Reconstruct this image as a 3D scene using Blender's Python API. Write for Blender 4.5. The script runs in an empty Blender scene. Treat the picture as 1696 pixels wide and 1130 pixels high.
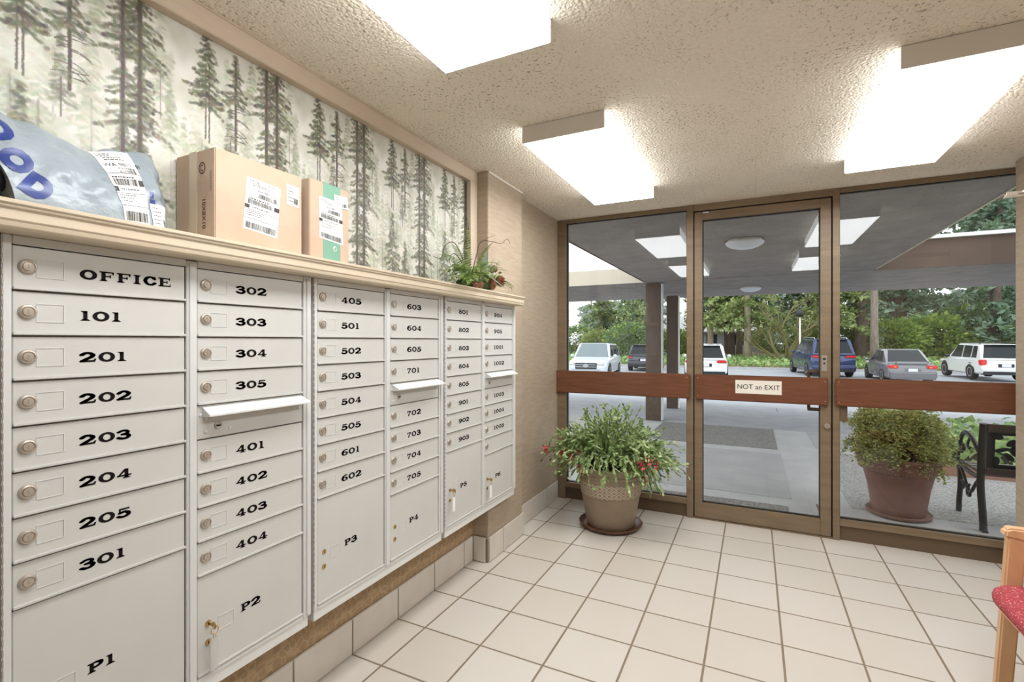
import bpy, bmesh, math, random
import numpy as np
from mathutils import Vector, Matrix, Euler

# ---------------------------------------------------------------- camera, world, exposure
SC = bpy.context.scene
COL = SC.collection
T = 0.31                      # floor tile pitch
CAMH = 4.5035 * T
YAW = 0.462
cam_d = bpy.data.cameras.new('camera')
cam_d.sensor_width = 36.0
cam_d.lens = 805.0 / 1696.0 * 36.0
cam_d.clip_end = 400
cam = bpy.data.objects.new('camera', cam_d)
COL.objects.link(cam)
cam.location = (0, 0, CAMH)
cam.rotation_euler = (math.pi / 2, 0, YAW)
SC.camera = cam

world = bpy.data.worlds.new('overcast_sky')
SC.world = world
world.use_nodes = True
_bg = world.node_tree.nodes['Background']
_bg.inputs[0].default_value = (0.93, 0.965, 1.0, 1)
_bg.inputs[1].default_value = 1.68
SC.view_settings.view_transform = 'Standard'
SC.view_settings.look = 'None'
SC.view_settings.gamma = 1
SC.view_settings.exposure = 0.56
LAMP = 9.5                   # radiance of a ceiling light's lens
LAMP_SIDE = 3.2
SC.cycles.max_bounces = 10
SC.cycles.transparent_max_bounces = 16
SC.cycles.sample_clamp_indirect = 6.0

# ---------------------------------------------------------------- helpers: materials
def lin(c):
    return tuple(((v / 255.0) / 12.92 if v / 255.0 <= 0.04045 else ((v / 255.0 + 0.055) / 1.055) ** 2.4) for v in c) + (1,)

class NT:
    def __init__(s, name):
        s.m = bpy.data.materials.new(name); s.m.use_nodes = True
        s.t = s.m.node_tree; s.b = s.t.nodes['Principled BSDF']; s.out = s.t.nodes['Material Output']
    def n(s, kind, **kw):
        x = s.t.nodes.new(kind)
        for k, v in kw.items(): setattr(x, k, v)
        return x
    def l(s, a, b): s.t.links.new(a, b)
    def math(s, op, a, b=None, c=None):
        x = s.n('ShaderNodeMath', operation=op)
        for i, v in enumerate((a, b, c)):
            if v is None: continue
            if isinstance(v, (int, float)): x.inputs[i].default_value = v
            else: s.l(v, x.inputs[i])
        return x.outputs[0]
    def mixc(s, f, a, b, blend='MIX'):
        x = s.n('ShaderNodeMix', data_type='RGBA', blend_type=blend)
        if isinstance(f, (int, float)): x.inputs[0].default_value = f
        else: s.l(f, x.inputs[0])
        for v, i in ((a, 6), (b, 7)):
            if isinstance(v, tuple): x.inputs[i].default_value = v
            else: s.l(v, x.inputs[i])
        return x.outputs[2]
    def noise(s, scale, detail=3, rough=.5, vec=None):
        x = s.n('ShaderNodeTexNoise'); x.inputs['Scale'].default_value = scale
        x.inputs['Detail'].default_value = detail; x.inputs['Roughness'].default_value = rough
        if vec is not None: s.l(vec, x.inputs['Vector'])
        return x.outputs[0]
    def obj(s):
        return s.n('ShaderNodeTexCoord').outputs['Object']
    def mapping(s, vec, scale=(1, 1, 1), loc=(0, 0, 0)):
        x = s.n('ShaderNodeMapping'); x.inputs['Scale'].default_value = scale; x.inputs['Location'].default_value = loc
        s.l(vec, x.inputs['Vector']); return x.outputs[0]
    def ramp(s, f, p0, p1):
        x = s.n('ShaderNodeMapRange'); x.inputs[1].default_value = p0; x.inputs[2].default_value = p1
        s.l(f, x.inputs[0]); return x.outputs[0]
    def bump(s, h, dist, strength=1.0):
        x = s.n('ShaderNodeBump'); x.inputs['Distance'].default_value = dist; x.inputs['Strength'].default_value = strength
        s.l(h, x.inputs['Height']); s.l(x.outputs[0], s.b.inputs['Normal'])

def mat(name, c, rough=.5, metal=0.0, c2=None, scale=20, bump=0.0, bscale=None, stretch=None, spec=None, coat=0):
    t = NT(name)
    b = t.b
    b.inputs['Base Color'].default_value = lin(c); b.inputs['Roughness'].default_value = rough; b.inputs['Metallic'].default_value = metal
    if spec is not None: b.inputs['Specular IOR Level'].default_value = spec
    if coat: b.inputs['Coat Weight'].default_value = coat
    if c2 is not None or bump:
        v = t.obj()
        if stretch: v = t.mapping(v, stretch)
        f = t.noise(scale, 4, .6, v)
        if c2 is not None:
            t.l(t.mixc(t.ramp(f, .32, .68), lin(c), lin(c2)), b.inputs['Base Color'])
        if bump:
            t.bump(t.noise(bscale or scale, 4, .6, v), bump)
    return t.m

def emis(name, c, s):
    t = NT(name)
    t.b.inputs['Base Color'].default_value = lin((235, 235, 232))
    t.b.inputs['Emission Color'].default_value = c; t.b.inputs['Emission Strength'].default_value = s
    t.b.inputs['Roughness'].default_value = .4
    return t.m

# ---------------------------------------------------------------- helpers: meshes
class MB:
    def __init__(s): s.v = []; s.f = []; s.m = []
    def add(s, vs, fs, m=0):
        o = len(s.v); s.v.extend([tuple(p) for p in vs])
        for f in fs: s.f.append(tuple(i + o for i in f)); s.m.append(m)
        return s
    def box(s, x0, x1, y0, y1, z0, z1, m=0):
        return s.add([(x0, y0, z0), (x1, y0, z0), (x1, y1, z0), (x0, y1, z0), (x0, y0, z1), (x1, y0, z1), (x1, y1, z1), (x0, y1, z1)],
                     [(0, 3, 2, 1), (4, 5, 6, 7), (0, 1, 5, 4), (1, 2, 6, 5), (2, 3, 7, 6), (3, 0, 4, 7)], m)
    def prism(s, poly, axis, a0, a1, m=0):
        # poly: 2-D points; axis 'x': (y,z), 'y': (x,z), 'z': (x,y)
        def p(q, a): return {'x': (a, q[0], q[1]), 'y': (q[0], a, q[1]), 'z': (q[0], q[1], a)}[axis]
        n = len(poly)
        return s.add([p(q, a0) for q in poly] + [p(q, a1) for q in poly],
                     [tuple(range(n))[::-1], tuple(range(n, 2 * n))] + [(i, (i + 1) % n, n + (i + 1) % n, n + i) for i in range(n)], m)
    def tube(s, pts, r, n=8, m=0, cap=True, flat=1.0):
        pts = [Vector(p) for p in pts]; k = len(pts)
        rs = r if isinstance(r, (list, tuple)) else [r] * k
        up = None; rings = []
        for i in range(k):
            d = (pts[min(i + 1, k - 1)] - pts[max(i - 1, 0)])
            d = d.normalized() if d.length > 1e-9 else Vector((0, 0, 1))
            if up is None:
                up = Vector((0, 0, 1)) if abs(d.z) < .9 else Vector((1, 0, 0))
            a = d.cross(up); a = a.normalized() if a.length > 1e-6 else d.orthogonal().normalized()
            b = a.cross(d).normalized(); up = b
            rings.append([pts[i] + a * (rs[i] * math.cos(2 * math.pi * j / n)) + b * (rs[i] * flat * math.sin(2 * math.pi * j / n)) for j in range(n)])
        vs = [p for R in rings for p in R]
        fs = [(i * n + j, i * n + (j + 1) % n, (i + 1) * n + (j + 1) % n, (i + 1) * n + j) for i in range(k - 1) for j in range(n)]
        if cap: fs += [tuple(range(n))[::-1], tuple(range((k - 1) * n, k * n))]
        return s.add(vs, fs, m)
    def lathe(s, prof, c=(0, 0, 0), n=32, m=0, axis='z', sx=1.0, sy=1.0):
        vs = []
        for r, z in prof:
            for j in range(n):
                a = 2 * math.pi * j / n; p = (r * math.cos(a) * sx, r * math.sin(a) * sy, z)
                if axis == 'x': p = (p[2], p[0], p[1])
                if axis == 'y': p = (p[0], p[2], p[1])
                vs.append((p[0] + c[0], p[1] + c[1], p[2] + c[2]))
        k = len(prof)
        fs = [(i * n + j, i * n + (j + 1) % n, (i + 1) * n + (j + 1) % n, (i + 1) * n + j) for i in range(k - 1) for j in range(n)]
        fs += [tuple(range(n))[::-1], tuple(range((k - 1) * n, k * n))]
        return s.add(vs, fs, m)
    def ball(s, c, r, n=12, k=8, m=0):
        rx, ry, rz = (r, r, r) if isinstance(r, (int, float)) else r
        vs = [(c[0], c[1], c[2] - rz)]
        for i in range(1, k):
            a = -math.pi / 2 + math.pi * i / k
            vs += [(c[0] + rx * math.cos(a) * math.cos(2 * math.pi * j / n), c[1] + ry * math.cos(a) * math.sin(2 * math.pi * j / n), c[2] + rz * math.sin(a)) for j in range(n)]
        vs.append((c[0], c[1], c[2] + rz)); L = len(vs) - 1
        fs = [(0, 1 + (j + 1) % n, 1 + j) for j in range(n)]
        for i in range(k - 2):
            fs += [(1 + i * n + j, 1 + i * n + (j + 1) % n, 1 + (i + 1) * n + (j + 1) % n, 1 + (i + 1) * n + j) for j in range(n)]
        fs += [(L, 1 + (k - 2) * n + j, 1 + (k - 2) * n + (j + 1) % n) for j in range(n)]
        return s.add(vs, fs, m)
    def xf(s, M, start=0):
        for i in range(start, len(s.v)): s.v[i] = tuple(M @ Vector(s.v[i]))
        return s
    def mesh(s, name, mats, smooth=False, bevel=0, seg=2):
        me = bpy.data.meshes.new(name)
        me.from_pydata(s.v, [], s.f)
        for m in (mats if isinstance(mats, (list, tuple)) else [mats]): me.materials.append(m)
        me.polygons.foreach_set('material_index', s.m)
        bm = bmesh.new(); bm.from_mesh(me)
        if bevel:
            ed = [e for e in bm.edges if len(e.link_faces) == 2 and e.calc_face_angle(0) > .5]
            bmesh.ops.bevel(bm, geom=ed, offset=bevel, segments=seg, affect='EDGES', clamp_overlap=True)
        bmesh.ops.recalc_face_normals(bm, faces=bm.faces)
        bm.to_mesh(me); bm.free()
        if smooth:
            me.polygons.foreach_set('use_smooth', [True] * len(me.polygons))
            if smooth is not True: me.set_sharp_from_angle(angle=math.radians(smooth))
        return me
    def build(s, name, mats, parent=None, smooth=False, bevel=0, seg=2, loc=None):
        return link(name, s.mesh(name, mats, smooth, bevel, seg), parent, loc)

def link(name, me, parent=None, loc=None):
    o = bpy.data.objects.new(name, me); COL.objects.link(o)
    if parent is not None: o.parent = parent
    if loc is not None: o.location = loc
    return o

def tag(o, label, cat, group=None):
    o['label'] = label; o['category'] = cat
    if group: o['group'] = group
    return o

def struct(o): o['kind'] = 'structure'; return o

def thing(name, label, cat, loc=(0, 0, 0), rz=0, group=None):
    o = bpy.data.objects.new(name, None); COL.objects.link(o)
    o.empty_display_size = .1
    o.location = loc; o.rotation_euler = (0, 0, rz)
    return tag(o, label, cat, group)

def children(o): return [c for c in bpy.data.objects if c.parent == o]

def dup(root, loc, rz=0, label=None, scale=None):
    kids = {}
    for c in bpy.data.objects:
        if c.parent: kids.setdefault(c.parent.name, []).append(c)
    def rec(o, par):
        c = o.copy(); COL.objects.link(c)
        if par is not None: c.parent = par
        for k in kids.get(o.name, []): rec(k, c)
        return c
    r = rec(root, None); r.location = loc; r.rotation_euler = (0, 0, rz)
    if scale: r.scale = scale
    if label: r['label'] = label
    return r

def cards(C, size, seed, aspect=.5, droop=0.0, up=0.0, bend=.25):
    """leaf blades as bent pairs of quads; C: (n,3) centres. -> verts, faces"""
    rg = np.random.default_rng(seed); n = len(C)
    d = rg.normal(size=(n, 3)); d[:, 2] = d[:, 2] * .6 - droop + up; d /= np.linalg.norm(d, axis=1)[:, None]
    w = np.cross(d, rg.normal(size=(n, 3))); w /= np.linalg.norm(w, axis=1)[:, None]
    nn = np.cross(d, w)
    s = (size * rg.uniform(.6, 1.3, n))[:, None]
    a = C - d * s * .5; b = C + d * s * .5
    mid = C + nn * s * bend * .3
    hw = w * s * aspect * .5
    V = np.stack([a, mid - hw, b, mid + hw], 1).reshape(-1, 3)
    F = [(4 * i, 4 * i + 1, 4 * i + 2, 4 * i + 3) for i in range(n)]
    return V, F

def leaf_mesh(name, C, size, seed, mats, **kw):
    V, F = cards(np.asarray(C, float), size, seed, **kw)
    mb = MB(); mb.v = [tuple(p) for p in V]; mb.f = F
    rg = random.Random(seed); mb.m = [rg.randrange(len(mats)) for _ in F]
    me = bpy.data.meshes.new(name); me.from_pydata(mb.v, [], mb.f)
    for m in mats: me.materials.append(m)
    me.polygons.foreach_set('material_index', mb.m)
    return me

def text_mb(body, size, fn, m=0, mb=None, align='CENTER', bold=0.0, cut=None):
    """flat lettering; fn maps (a,b) in metres to a point"""
    cu = bpy.data.curves.new('lettering', 'FONT'); cu.body = body; cu.size = size; cu.align_x = align; cu.align_y = 'CENTER'
    cu.offset = bold; cu.resolution_u = 3
    ob = bpy.data.objects.new('lettering', cu); COL.objects.link(ob)
    dg = bpy.context.evaluated_depsgraph_get(); me = bpy.data.meshes.new_from_object(ob.evaluated_get(dg))
    bm = bmesh.new(); bm.from_mesh(me)
    if cut:
        ed = [e for e in bm.edges]
        bmesh.ops.triangulate(bm, faces=bm.faces)
        for _ in range(6):
            lo = [e for e in bm.edges if e.calc_length() > cut]
            if not lo: break
            bmesh.ops.subdivide_edges(bm, edges=lo, cuts=1)
            bmesh.ops.triangulate(bm, faces=bm.faces)
    bm.verts.index_update()
    mb = mb or MB()
    mb.add([fn(v.co.x, v.co.y) for v in bm.verts], [tuple(v.index for v in f.verts) for f in bm.faces], m)
    bm.free(); bpy.data.objects.remove(ob); bpy.data.curves.remove(cu); bpy.data.meshes.remove(me)
    return mb

# ---------------------------------------------------------------- materials
def m_floor():
    t = NT('cream_floor_tile'); p = t.n('ShaderNodeNewGeometry').outputs['Position']
    sx = t.n('ShaderNodeSeparateXYZ'); t.l(p, sx.inputs[0])
    ux = t.math('DIVIDE', t.math('ADD', sx.outputs[0], 1.434 + 30 * T), T)
    uy = t.math('DIVIDE', t.math('ADD', sx.outputs[1], -1.620 + 30 * T), T)
    wob = t.math('MULTIPLY', t.math('SUBTRACT', t.noise(9, 2), .5), .006)
    def edge(u):
        f = t.math('FRACT', t.math('ADD', u, wob)); return t.math('MINIMUM', f, t.math('SUBTRACT', 1.0, f))
    e = t.math('MINIMUM', edge(ux), edge(uy))
    g = t.ramp(e, .011, .018)           # 0 in the joint, 1 on the tile
    cell = t.n('ShaderNodeCombineXYZ'); t.l(t.math('FLOOR', ux), cell.inputs[0]); t.l(t.math('FLOOR', uy), cell.inputs[1])
    wn = t.n('ShaderNodeTexWhiteNoise'); t.l(cell.outputs[0], wn.inputs['Vector'])
    base = t.mixc(wn.outputs[0], lin((199, 192, 183)), lin((193, 185, 173)))
    cloud = t.ramp(t.noise(5, 5, .6), .35, .7)
    base = t.mixc(t.math('MULTIPLY', cloud, .35), base, lin((206, 200, 192)))
    grout = t.mixc(t.noise(40, 3), lin((140, 124, 104)), lin((112, 96, 76)))
    t.l(t.mixc(g, grout, base), t.b.inputs['Base Color'])
    r = t.math('ADD', t.math('MULTIPLY', g, -.42), .8); t.l(r, t.b.inputs['Roughness'])
    h = t.math('ADD', g, t.math('MULTIPLY', t.noise(6, 3), .35)); t.bump(h, .004, .6)
    return t.m
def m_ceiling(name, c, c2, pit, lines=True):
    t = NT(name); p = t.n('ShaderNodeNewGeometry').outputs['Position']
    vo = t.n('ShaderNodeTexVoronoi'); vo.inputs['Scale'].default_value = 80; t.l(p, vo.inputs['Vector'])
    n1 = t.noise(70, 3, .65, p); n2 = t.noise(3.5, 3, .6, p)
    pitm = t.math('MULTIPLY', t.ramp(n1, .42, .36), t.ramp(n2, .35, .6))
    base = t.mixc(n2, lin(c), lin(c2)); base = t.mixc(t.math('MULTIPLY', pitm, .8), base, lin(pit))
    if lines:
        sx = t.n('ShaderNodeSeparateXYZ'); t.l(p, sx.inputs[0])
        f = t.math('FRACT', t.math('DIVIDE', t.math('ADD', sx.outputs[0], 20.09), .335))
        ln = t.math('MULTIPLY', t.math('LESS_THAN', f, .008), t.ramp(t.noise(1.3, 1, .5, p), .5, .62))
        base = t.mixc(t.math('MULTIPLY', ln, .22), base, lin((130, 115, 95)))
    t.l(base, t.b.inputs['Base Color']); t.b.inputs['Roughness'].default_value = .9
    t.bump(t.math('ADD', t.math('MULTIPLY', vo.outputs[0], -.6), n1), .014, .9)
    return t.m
def m_wallpaper(name, c, c2):
    t = NT(name); p = t.n('ShaderNodeNewGeometry').outputs['Position']
    a = t.noise(7, 3, .6, t.mapping(p, (1, 1, 9))); b = t.noise(260, 2, .5, t.mapping(p, (1, 1, .25)))
    f = t.math('ADD', t.math('MULTIPLY', t.ramp(a, .35, .65), .6), t.math('MULTIPLY', t.ramp(b, .35, .65), .4))
    t.l(t.mixc(f, lin(c), lin(c2)), t.b.inputs['Base Color']); t.b.inputs['Roughness'].default_value = .7
    t.bump(b, .0006, .5); return t.m
def m_octagon():
    t = NT('brown_patterned_wallpaper'); p = t.n('ShaderNodeNewGeometry').outputs['Position']
    vo = t.n('ShaderNodeTexVoronoi', feature='DISTANCE_TO_EDGE'); vo.inputs['Scale'].default_value = 30; vo.inputs['Randomness'].default_value = .55
    t.l(p, vo.inputs['Vector'])
    f = t.ramp(vo.outputs[0], .04, .09)
    t.l(t.mixc(f, lin((172, 146, 112)), t.mixc(t.noise(60, 2), lin((148, 122, 90)), lin((160, 134, 102)))), t.b.inputs['Base Color'])
    t.b.inputs['Roughness'].default_value = .75; return t.m
def m_wood(name, c, c2, rough, stretch, scale=6, coat=0):
    t = NT(name); v = t.mapping(t.obj(), stretch)
    a = t.noise(scale, 6, .65, v); b = t.noise(scale * 6, 3, .5, v)
    f = t.math('ADD', t.math('MULTIPLY', t.ramp(a, .3, .7), .75), t.math('MULTIPLY', b, .25))
    t.l(t.mixc(f, lin(c), lin(c2)), t.b.inputs['Base Color']); t.b.inputs['Roughness'].default_value = rough
    t.b.inputs['Coat Weight'].default_value = coat
    t.bump(b, .0006, .4); return t.m
def m_glass():
    t = NT('window_glass'); t.t.nodes.remove(t.b)
    g = t.n('ShaderNodeNewGeometry')
    dt = t.n('ShaderNodeVectorMath', operation='DOT_PRODUCT'); t.l(g.outputs['Normal'], dt.inputs[0]); t.l(g.outputs['Incoming'], dt.inputs[1])
    c = t.math('ABSOLUTE', dt.outputs['Value'])
    f = t.math('ADD', t.math('MULTIPLY', t.math('POWER', t.math('SUBTRACT', 1.0, c), 5.0), .96), .027)
    tr = t.n('ShaderNodeBsdfTransparent'); tr.inputs[0].default_value = (.965, .975, .972, 1)
    gl = t.n('ShaderNodeBsdfGlossy'); gl.inputs['Roughness'].default_value = 0.0; gl.inputs['Color'].default_value = (1, 1, 1, 1)
    mx = t.n('ShaderNodeMixShader'); t.l(f, mx.inputs[0]); t.l(tr.outputs[0], mx.inputs[1]); t.l(gl.outputs[0], mx.inputs[2])
    t.l(mx.outputs[0], t.out.inputs['Surface']); return t.m
def m_speckle(name, c, spots, scale=260, thr=.64, rough=.9):
    t = NT(name); v = t.obj(); n = t.noise(scale, 2, .5, v)
    t.l(t.mixc(t.ramp(n, thr, thr + .05), t.mixc(t.noise(40, 2, .5, v), lin(c), lin(tuple(k * .82 for k in c))), lin(spots)), t.b.inputs['Base Color'])
    t.b.inputs['Roughness'].default_value = rough; t.bump(n, .001, .6); return t.m
def m_gravel(name, c, c2, scale=90):
    t = NT(name); p = t.n('ShaderNodeNewGeometry').outputs['Position']
    vo = t.n('ShaderNodeTexVoronoi'); vo.inputs['Scale'].default_value = scale; t.l(p, vo.inputs['Vector'])
    sp = t.n('ShaderNodeSeparateColor'); t.l(vo.outputs['Color'], sp.inputs[0])
    t.l(t.mixc(sp.outputs[0], lin(c), lin(c2)), t.b.inputs['Base Color']); t.b.inputs['Roughness'].default_value = .9
    t.bump(vo.outputs[0], -.004, .7); return t.m
def m_vcol(name, rough):
    t = NT(name); a = t.n('ShaderNodeVertexColor'); a.layer_name = 'print'
    t.l(a.outputs[0], t.b.inputs['Base Color']); t.b.inputs['Roughness'].default_value = rough; return t.m
def m_leaf(name, c, c2=None):
    t = NT(name); r = t.n('ShaderNodeNewGeometry').outputs['Random Per Island']
    t.l(t.mixc(r, lin(c), lin(c2 or tuple(k * .7 for k in c))), t.b.inputs['Base Color'])
    t.b.inputs['Roughness'].default_value = .5
    tl = t.n('ShaderNodeBsdfTranslucent'); tl.inputs[0].default_value = lin(c)
    mx = t.n('ShaderNodeMixShader'); mx.inputs[0].default_value = .25
    t.l(t.b.outputs[0], mx.inputs[1]); t.l(tl.outputs[0], mx.inputs[2]); t.l(mx.outputs[0], t.out.inputs['Surface']); return t.m

M = {}
M['floor'] = m_floor()
M['ceiling'] = m_ceiling('popcorn_ceiling', (245, 236, 221), (240, 229, 211), (142, 130, 114))
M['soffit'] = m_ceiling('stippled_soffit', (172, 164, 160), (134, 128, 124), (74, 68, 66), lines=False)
M['wall'] = m_wallpaper('beige_wallpaper', (174, 158, 138), (156, 139, 118))
M['wall_dark'] = m_octagon()
M['tile'] = mat('cream_base_tile', (208, 201, 191), .3, c2=(200, 191, 180), scale=6)
M['grout'] = mat('brown_grout', (118, 100, 80), .9)
M['bronze'] = mat('bronze_anodised_metal', (138, 119, 95), .42, .2, c2=(122, 104, 82), scale=3, stretch=(1, 1, 8))
M['bronze_dark'] = mat('dark_bronze_metal', (104, 86, 66), .5, .2)
M['black'] = mat('black_rubber_and_gaps', (22, 20, 19), .6)
M['rail'] = m_wood('stained_cedar_board', (122, 78, 56), (92, 54, 36), .32, (1.2, 8, 14), 5, .2)
M['trim'] = m_wood('whitewashed_wood_trim', (204, 187, 168), (192, 175, 155), .5, (14, 1.2, 14), 6)
M['cornice'] = mat('cream_painted_wood', (204, 189, 166), .42, c2=(197, 181, 157), scale=4)
M['box_grey'] = mat('warm_grey_enamel', (198, 197, 192), .38, c2=(193, 191, 186), scale=3)
M['frame_grey'] = mat('pale_grey_enamel', (205, 205, 202), .38)
M['slot_white'] = mat('white_enamel', (214, 214, 210), .35)
M['ink'] = mat('black_lettering', (24, 21, 20), .85, spec=.1)
M['chrome'] = mat('satin_nickel', (186, 176, 164), .32, .6)
M['chrome_dark'] = mat('worn_nickel', (168, 158, 146), .4, .6)
M['brass'] = mat('brass', (196, 166, 112), .3, .9)
M['clear'] = mat('clear_plastic_tag', (236, 236, 234), .1)
M['clear'].node_tree.nodes['Principled BSDF'].inputs['Transmission Weight'].default_value = .75
M['card'] = mat('corrugated_cardboard', (194, 170, 148), .8, c2=(186, 161, 138), scale=8)
M['card_print'] = mat('brown_print', (70, 52, 44), .7)
M['label'] = mat('white_label_paper', (238, 237, 234), .5)
M['label_ink'] = mat('grey_label_ink', (62, 58, 58), .6)
M['tape'] = mat('clear_packing_tape', (206, 186, 162), .22)
M['tape_green'] = mat('green_tape', (112, 158, 136), .4)
M['poly'] = mat('pale_blue_poly_film', (143, 152, 158), .36, c2=(135, 145, 152), scale=5, bump=.012, bscale=9)
M['blue_ink'] = mat('blue_print', (44, 62, 128), .32, c2=(36, 50, 108), scale=9)
M['black_film'] = mat('black_poly_film', (24, 24, 27), .35, bump=.01, bscale=14)
M['mural'] = m_vcol('forest_wallpaper_print', .55)
M['glass'] = m_glass()
M['lens'] = emis('lit_acrylic_lens', (.97, .985, 1.0, 1), LAMP)
M['lens_side'] = emis('lit_acrylic_lens_edge', (.97, .985, 1.0, 1), LAMP_SIDE)
M['fixture'] = mat('white_fixture_metal', (222, 216, 206), .5)
M['dome'] = mat('opal_glass_dome', (222, 224, 232), .3)
M['pot'] = mat('taupe_glazed_clay', (150, 132, 112), .42, c2=(140, 122, 103), scale=7)
M['pot_light'] = mat('pale_diamond_relief', (190, 176, 156), .55)
M['saucer'] = mat('stained_terracotta', (124, 84, 58), .4, c2=(70, 46, 34), scale=16)
M['soil'] = mat('potting_soil', (48, 36, 28), .95, bump=.02, bscale=40)
M['cactus'] = [m_leaf('cactus_green', (140, 160, 100), (98, 126, 68)), m_leaf('cactus_pale_green', (184, 198, 148), (146, 168, 108))]
M['flower'] = [m_leaf('pink_petal', (236, 88, 120), (214, 56, 92)), m_leaf('pale_pink_petal', (246, 150, 160), (240, 120, 140))]
M['fern'] = [m_leaf('fern_green', (116, 142, 70), (78, 106, 48)), m_leaf('fern_pale_green', (164, 182, 108), (128, 152, 82))]
M['sage'] = [m_leaf('sage_green', (176, 194, 176), (144, 168, 146))]
M['twig'] = mat('dark_twig', (66, 48, 38), .8)
M['cone'] = mat('pine_cone_brown', (164, 112, 82), .7, c2=(112, 70, 50), scale=60)
M['moss'] = mat('green_moss', (70, 92, 44), .95, c2=(50, 72, 30), scale=60, bump=.02, bscale=60)
M['beech'] = m_wood('pale_beech', (220, 178, 136), (204, 158, 114), .4, (3, 3, 1), 8)
M['red_fabric'] = m_speckle('red_speckled_fabric', (172, 62, 70), (232, 178, 170), 170, .62)
M['paper'] = mat('sign_cream', (226, 220, 208), .5)
M['concrete'] = mat('concrete', (188, 189, 189), .85, c2=(173, 174, 176), scale=2.5, bump=.003, bscale=60)
M['concrete_b'] = mat('smooth_concrete', (172, 173, 174), .85, c2=(160, 161, 163), scale=3)
M['gravel'] = m_gravel('dark_exposed_aggregate', (92, 90, 88), (150, 148, 145))
M['gravel_b'] = m_gravel('pale_exposed_aggregate', (130, 129, 127), (188, 187, 184))
M['asphalt'] = mat('grey_asphalt', (164, 166, 171), .9, c2=(148, 151, 157), scale=3)
M['fascia'] = mat('beige_painted_fascia', (196, 186, 168), .7)
M['fascia_brown'] = mat('brown_fascia', (84, 66, 54), .75, c2=(74, 58, 48), scale=1.5)
M['post'] = m_wood('dark_brown_post', (92, 74, 62), (72, 56, 46), .6, (8, 8, 1), 4)
M['gutter'] = mat('white_gutter', (222, 222, 218), .5)
M['shrub'] = [m_leaf('shrub_green', (150, 160, 84), (114, 128, 60)), m_leaf('shrub_yellow_green', (190, 190, 116), (158, 162, 90))]
M['brown_pot'] = mat('brown_terracotta', (128, 88, 74), .55, c2=(112, 76, 64), scale=5)
M['brown_pot_b'] = mat('terracotta_relief', (150, 112, 96), .6)
M['iron'] = mat('black_cast_iron', (30, 32, 34), .4, .4)
M['slat'] = m_wood('weathered_slat', (128, 122, 114), (98, 92, 86), .7, (2, 10, 10), 5)
M['slat_dark'] = m_wood('dark_slat', (70, 56, 48), (50, 40, 34), .6, (2, 10, 10), 5)
M['bark'] = mat('grey_bark', (146, 134, 124), .9, c2=(110, 100, 92), scale=5, bump=.05, bscale=7, stretch=(1, 1, .25))
M['bark_dark'] = mat('dark_bark', (116, 102, 92), .9, c2=(86, 74, 66), scale=5, bump=.05, bscale=7, stretch=(1, 1, .25))
M['bark_pale'] = mat('pale_bark', (176, 164, 142), .9, c2=(150, 138, 118), scale=5, stretch=(1, 1, .25))
M['bark_moss'] = mat('mossy_bark', (130, 128, 80), .9, c2=(98, 94, 62), scale=9)
M['needle'] = [m_leaf('conifer_green', (104, 128, 92), (76, 100, 72)), m_leaf('conifer_blue_green', (138, 160, 138), (104, 128, 108))]
M['olive'] = [m_leaf('olive_green', (140, 156, 96), (108, 128, 74)), m_leaf('light_olive_green', (170, 180, 120), (140, 154, 92))]
M['lime'] = [m_leaf('yellow_green', (176, 192, 104), (140, 164, 78)), m_leaf('mid_green', (130, 158, 88), (100, 132, 68))]
M['ivy'] = [m_leaf('ivy_green', (138, 170, 102), (106, 140, 76)), m_leaf('ivy_pale_green', (176, 198, 132), (146, 174, 108))]
M['bank'] = mat('leaf_litter', (150, 124, 100), .95, c2=(120, 104, 84), scale=1.2)
M['house'] = mat('grey_siding', (150, 154, 162), .8)
M['roof'] = mat('pale_grey_shingle', (182, 180, 180), .85)
M['tyre'] = mat('tyre_rubber', (30, 30, 32), .85)
M['rim'] = mat('alloy_wheel', (176, 178, 182), .35, .6)
M['car_glass'] = mat('dark_car_glass', (34, 40, 44), .1, spec=.25)
M['car_glass_light'] = mat('car_glass_painted_sky', (120, 132, 136), .1, spec=.3)  # paler base colour paints the reflected sky into the glass
M['tail'] = mat('red_tail_lamp', (206, 44, 46), .2)
M['head'] = mat('clear_head_lamp', (220, 214, 206), .15)
M['plate'] = mat('licence_plate', (214, 216, 224), .4)
M['plastic'] = mat('black_car_plastic', (38, 39, 42), .5)
M['amber'] = mat('amber_lamp', (230, 120, 60), .2)

# ---------------------------------------------------------------- room shell
CZ = 2.47                      # ceiling height
GY = 4.11                      # plane of the glass wall
XW, XP, XF = -1.61, -1.50, -1.57   # left wall: mailbox recess, pilaster, stretch by the glass
XR = 1.40                      # right wall
YB = -2.6                      # back wall
XM = -1.44                     # front of the mailbox banks

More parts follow.
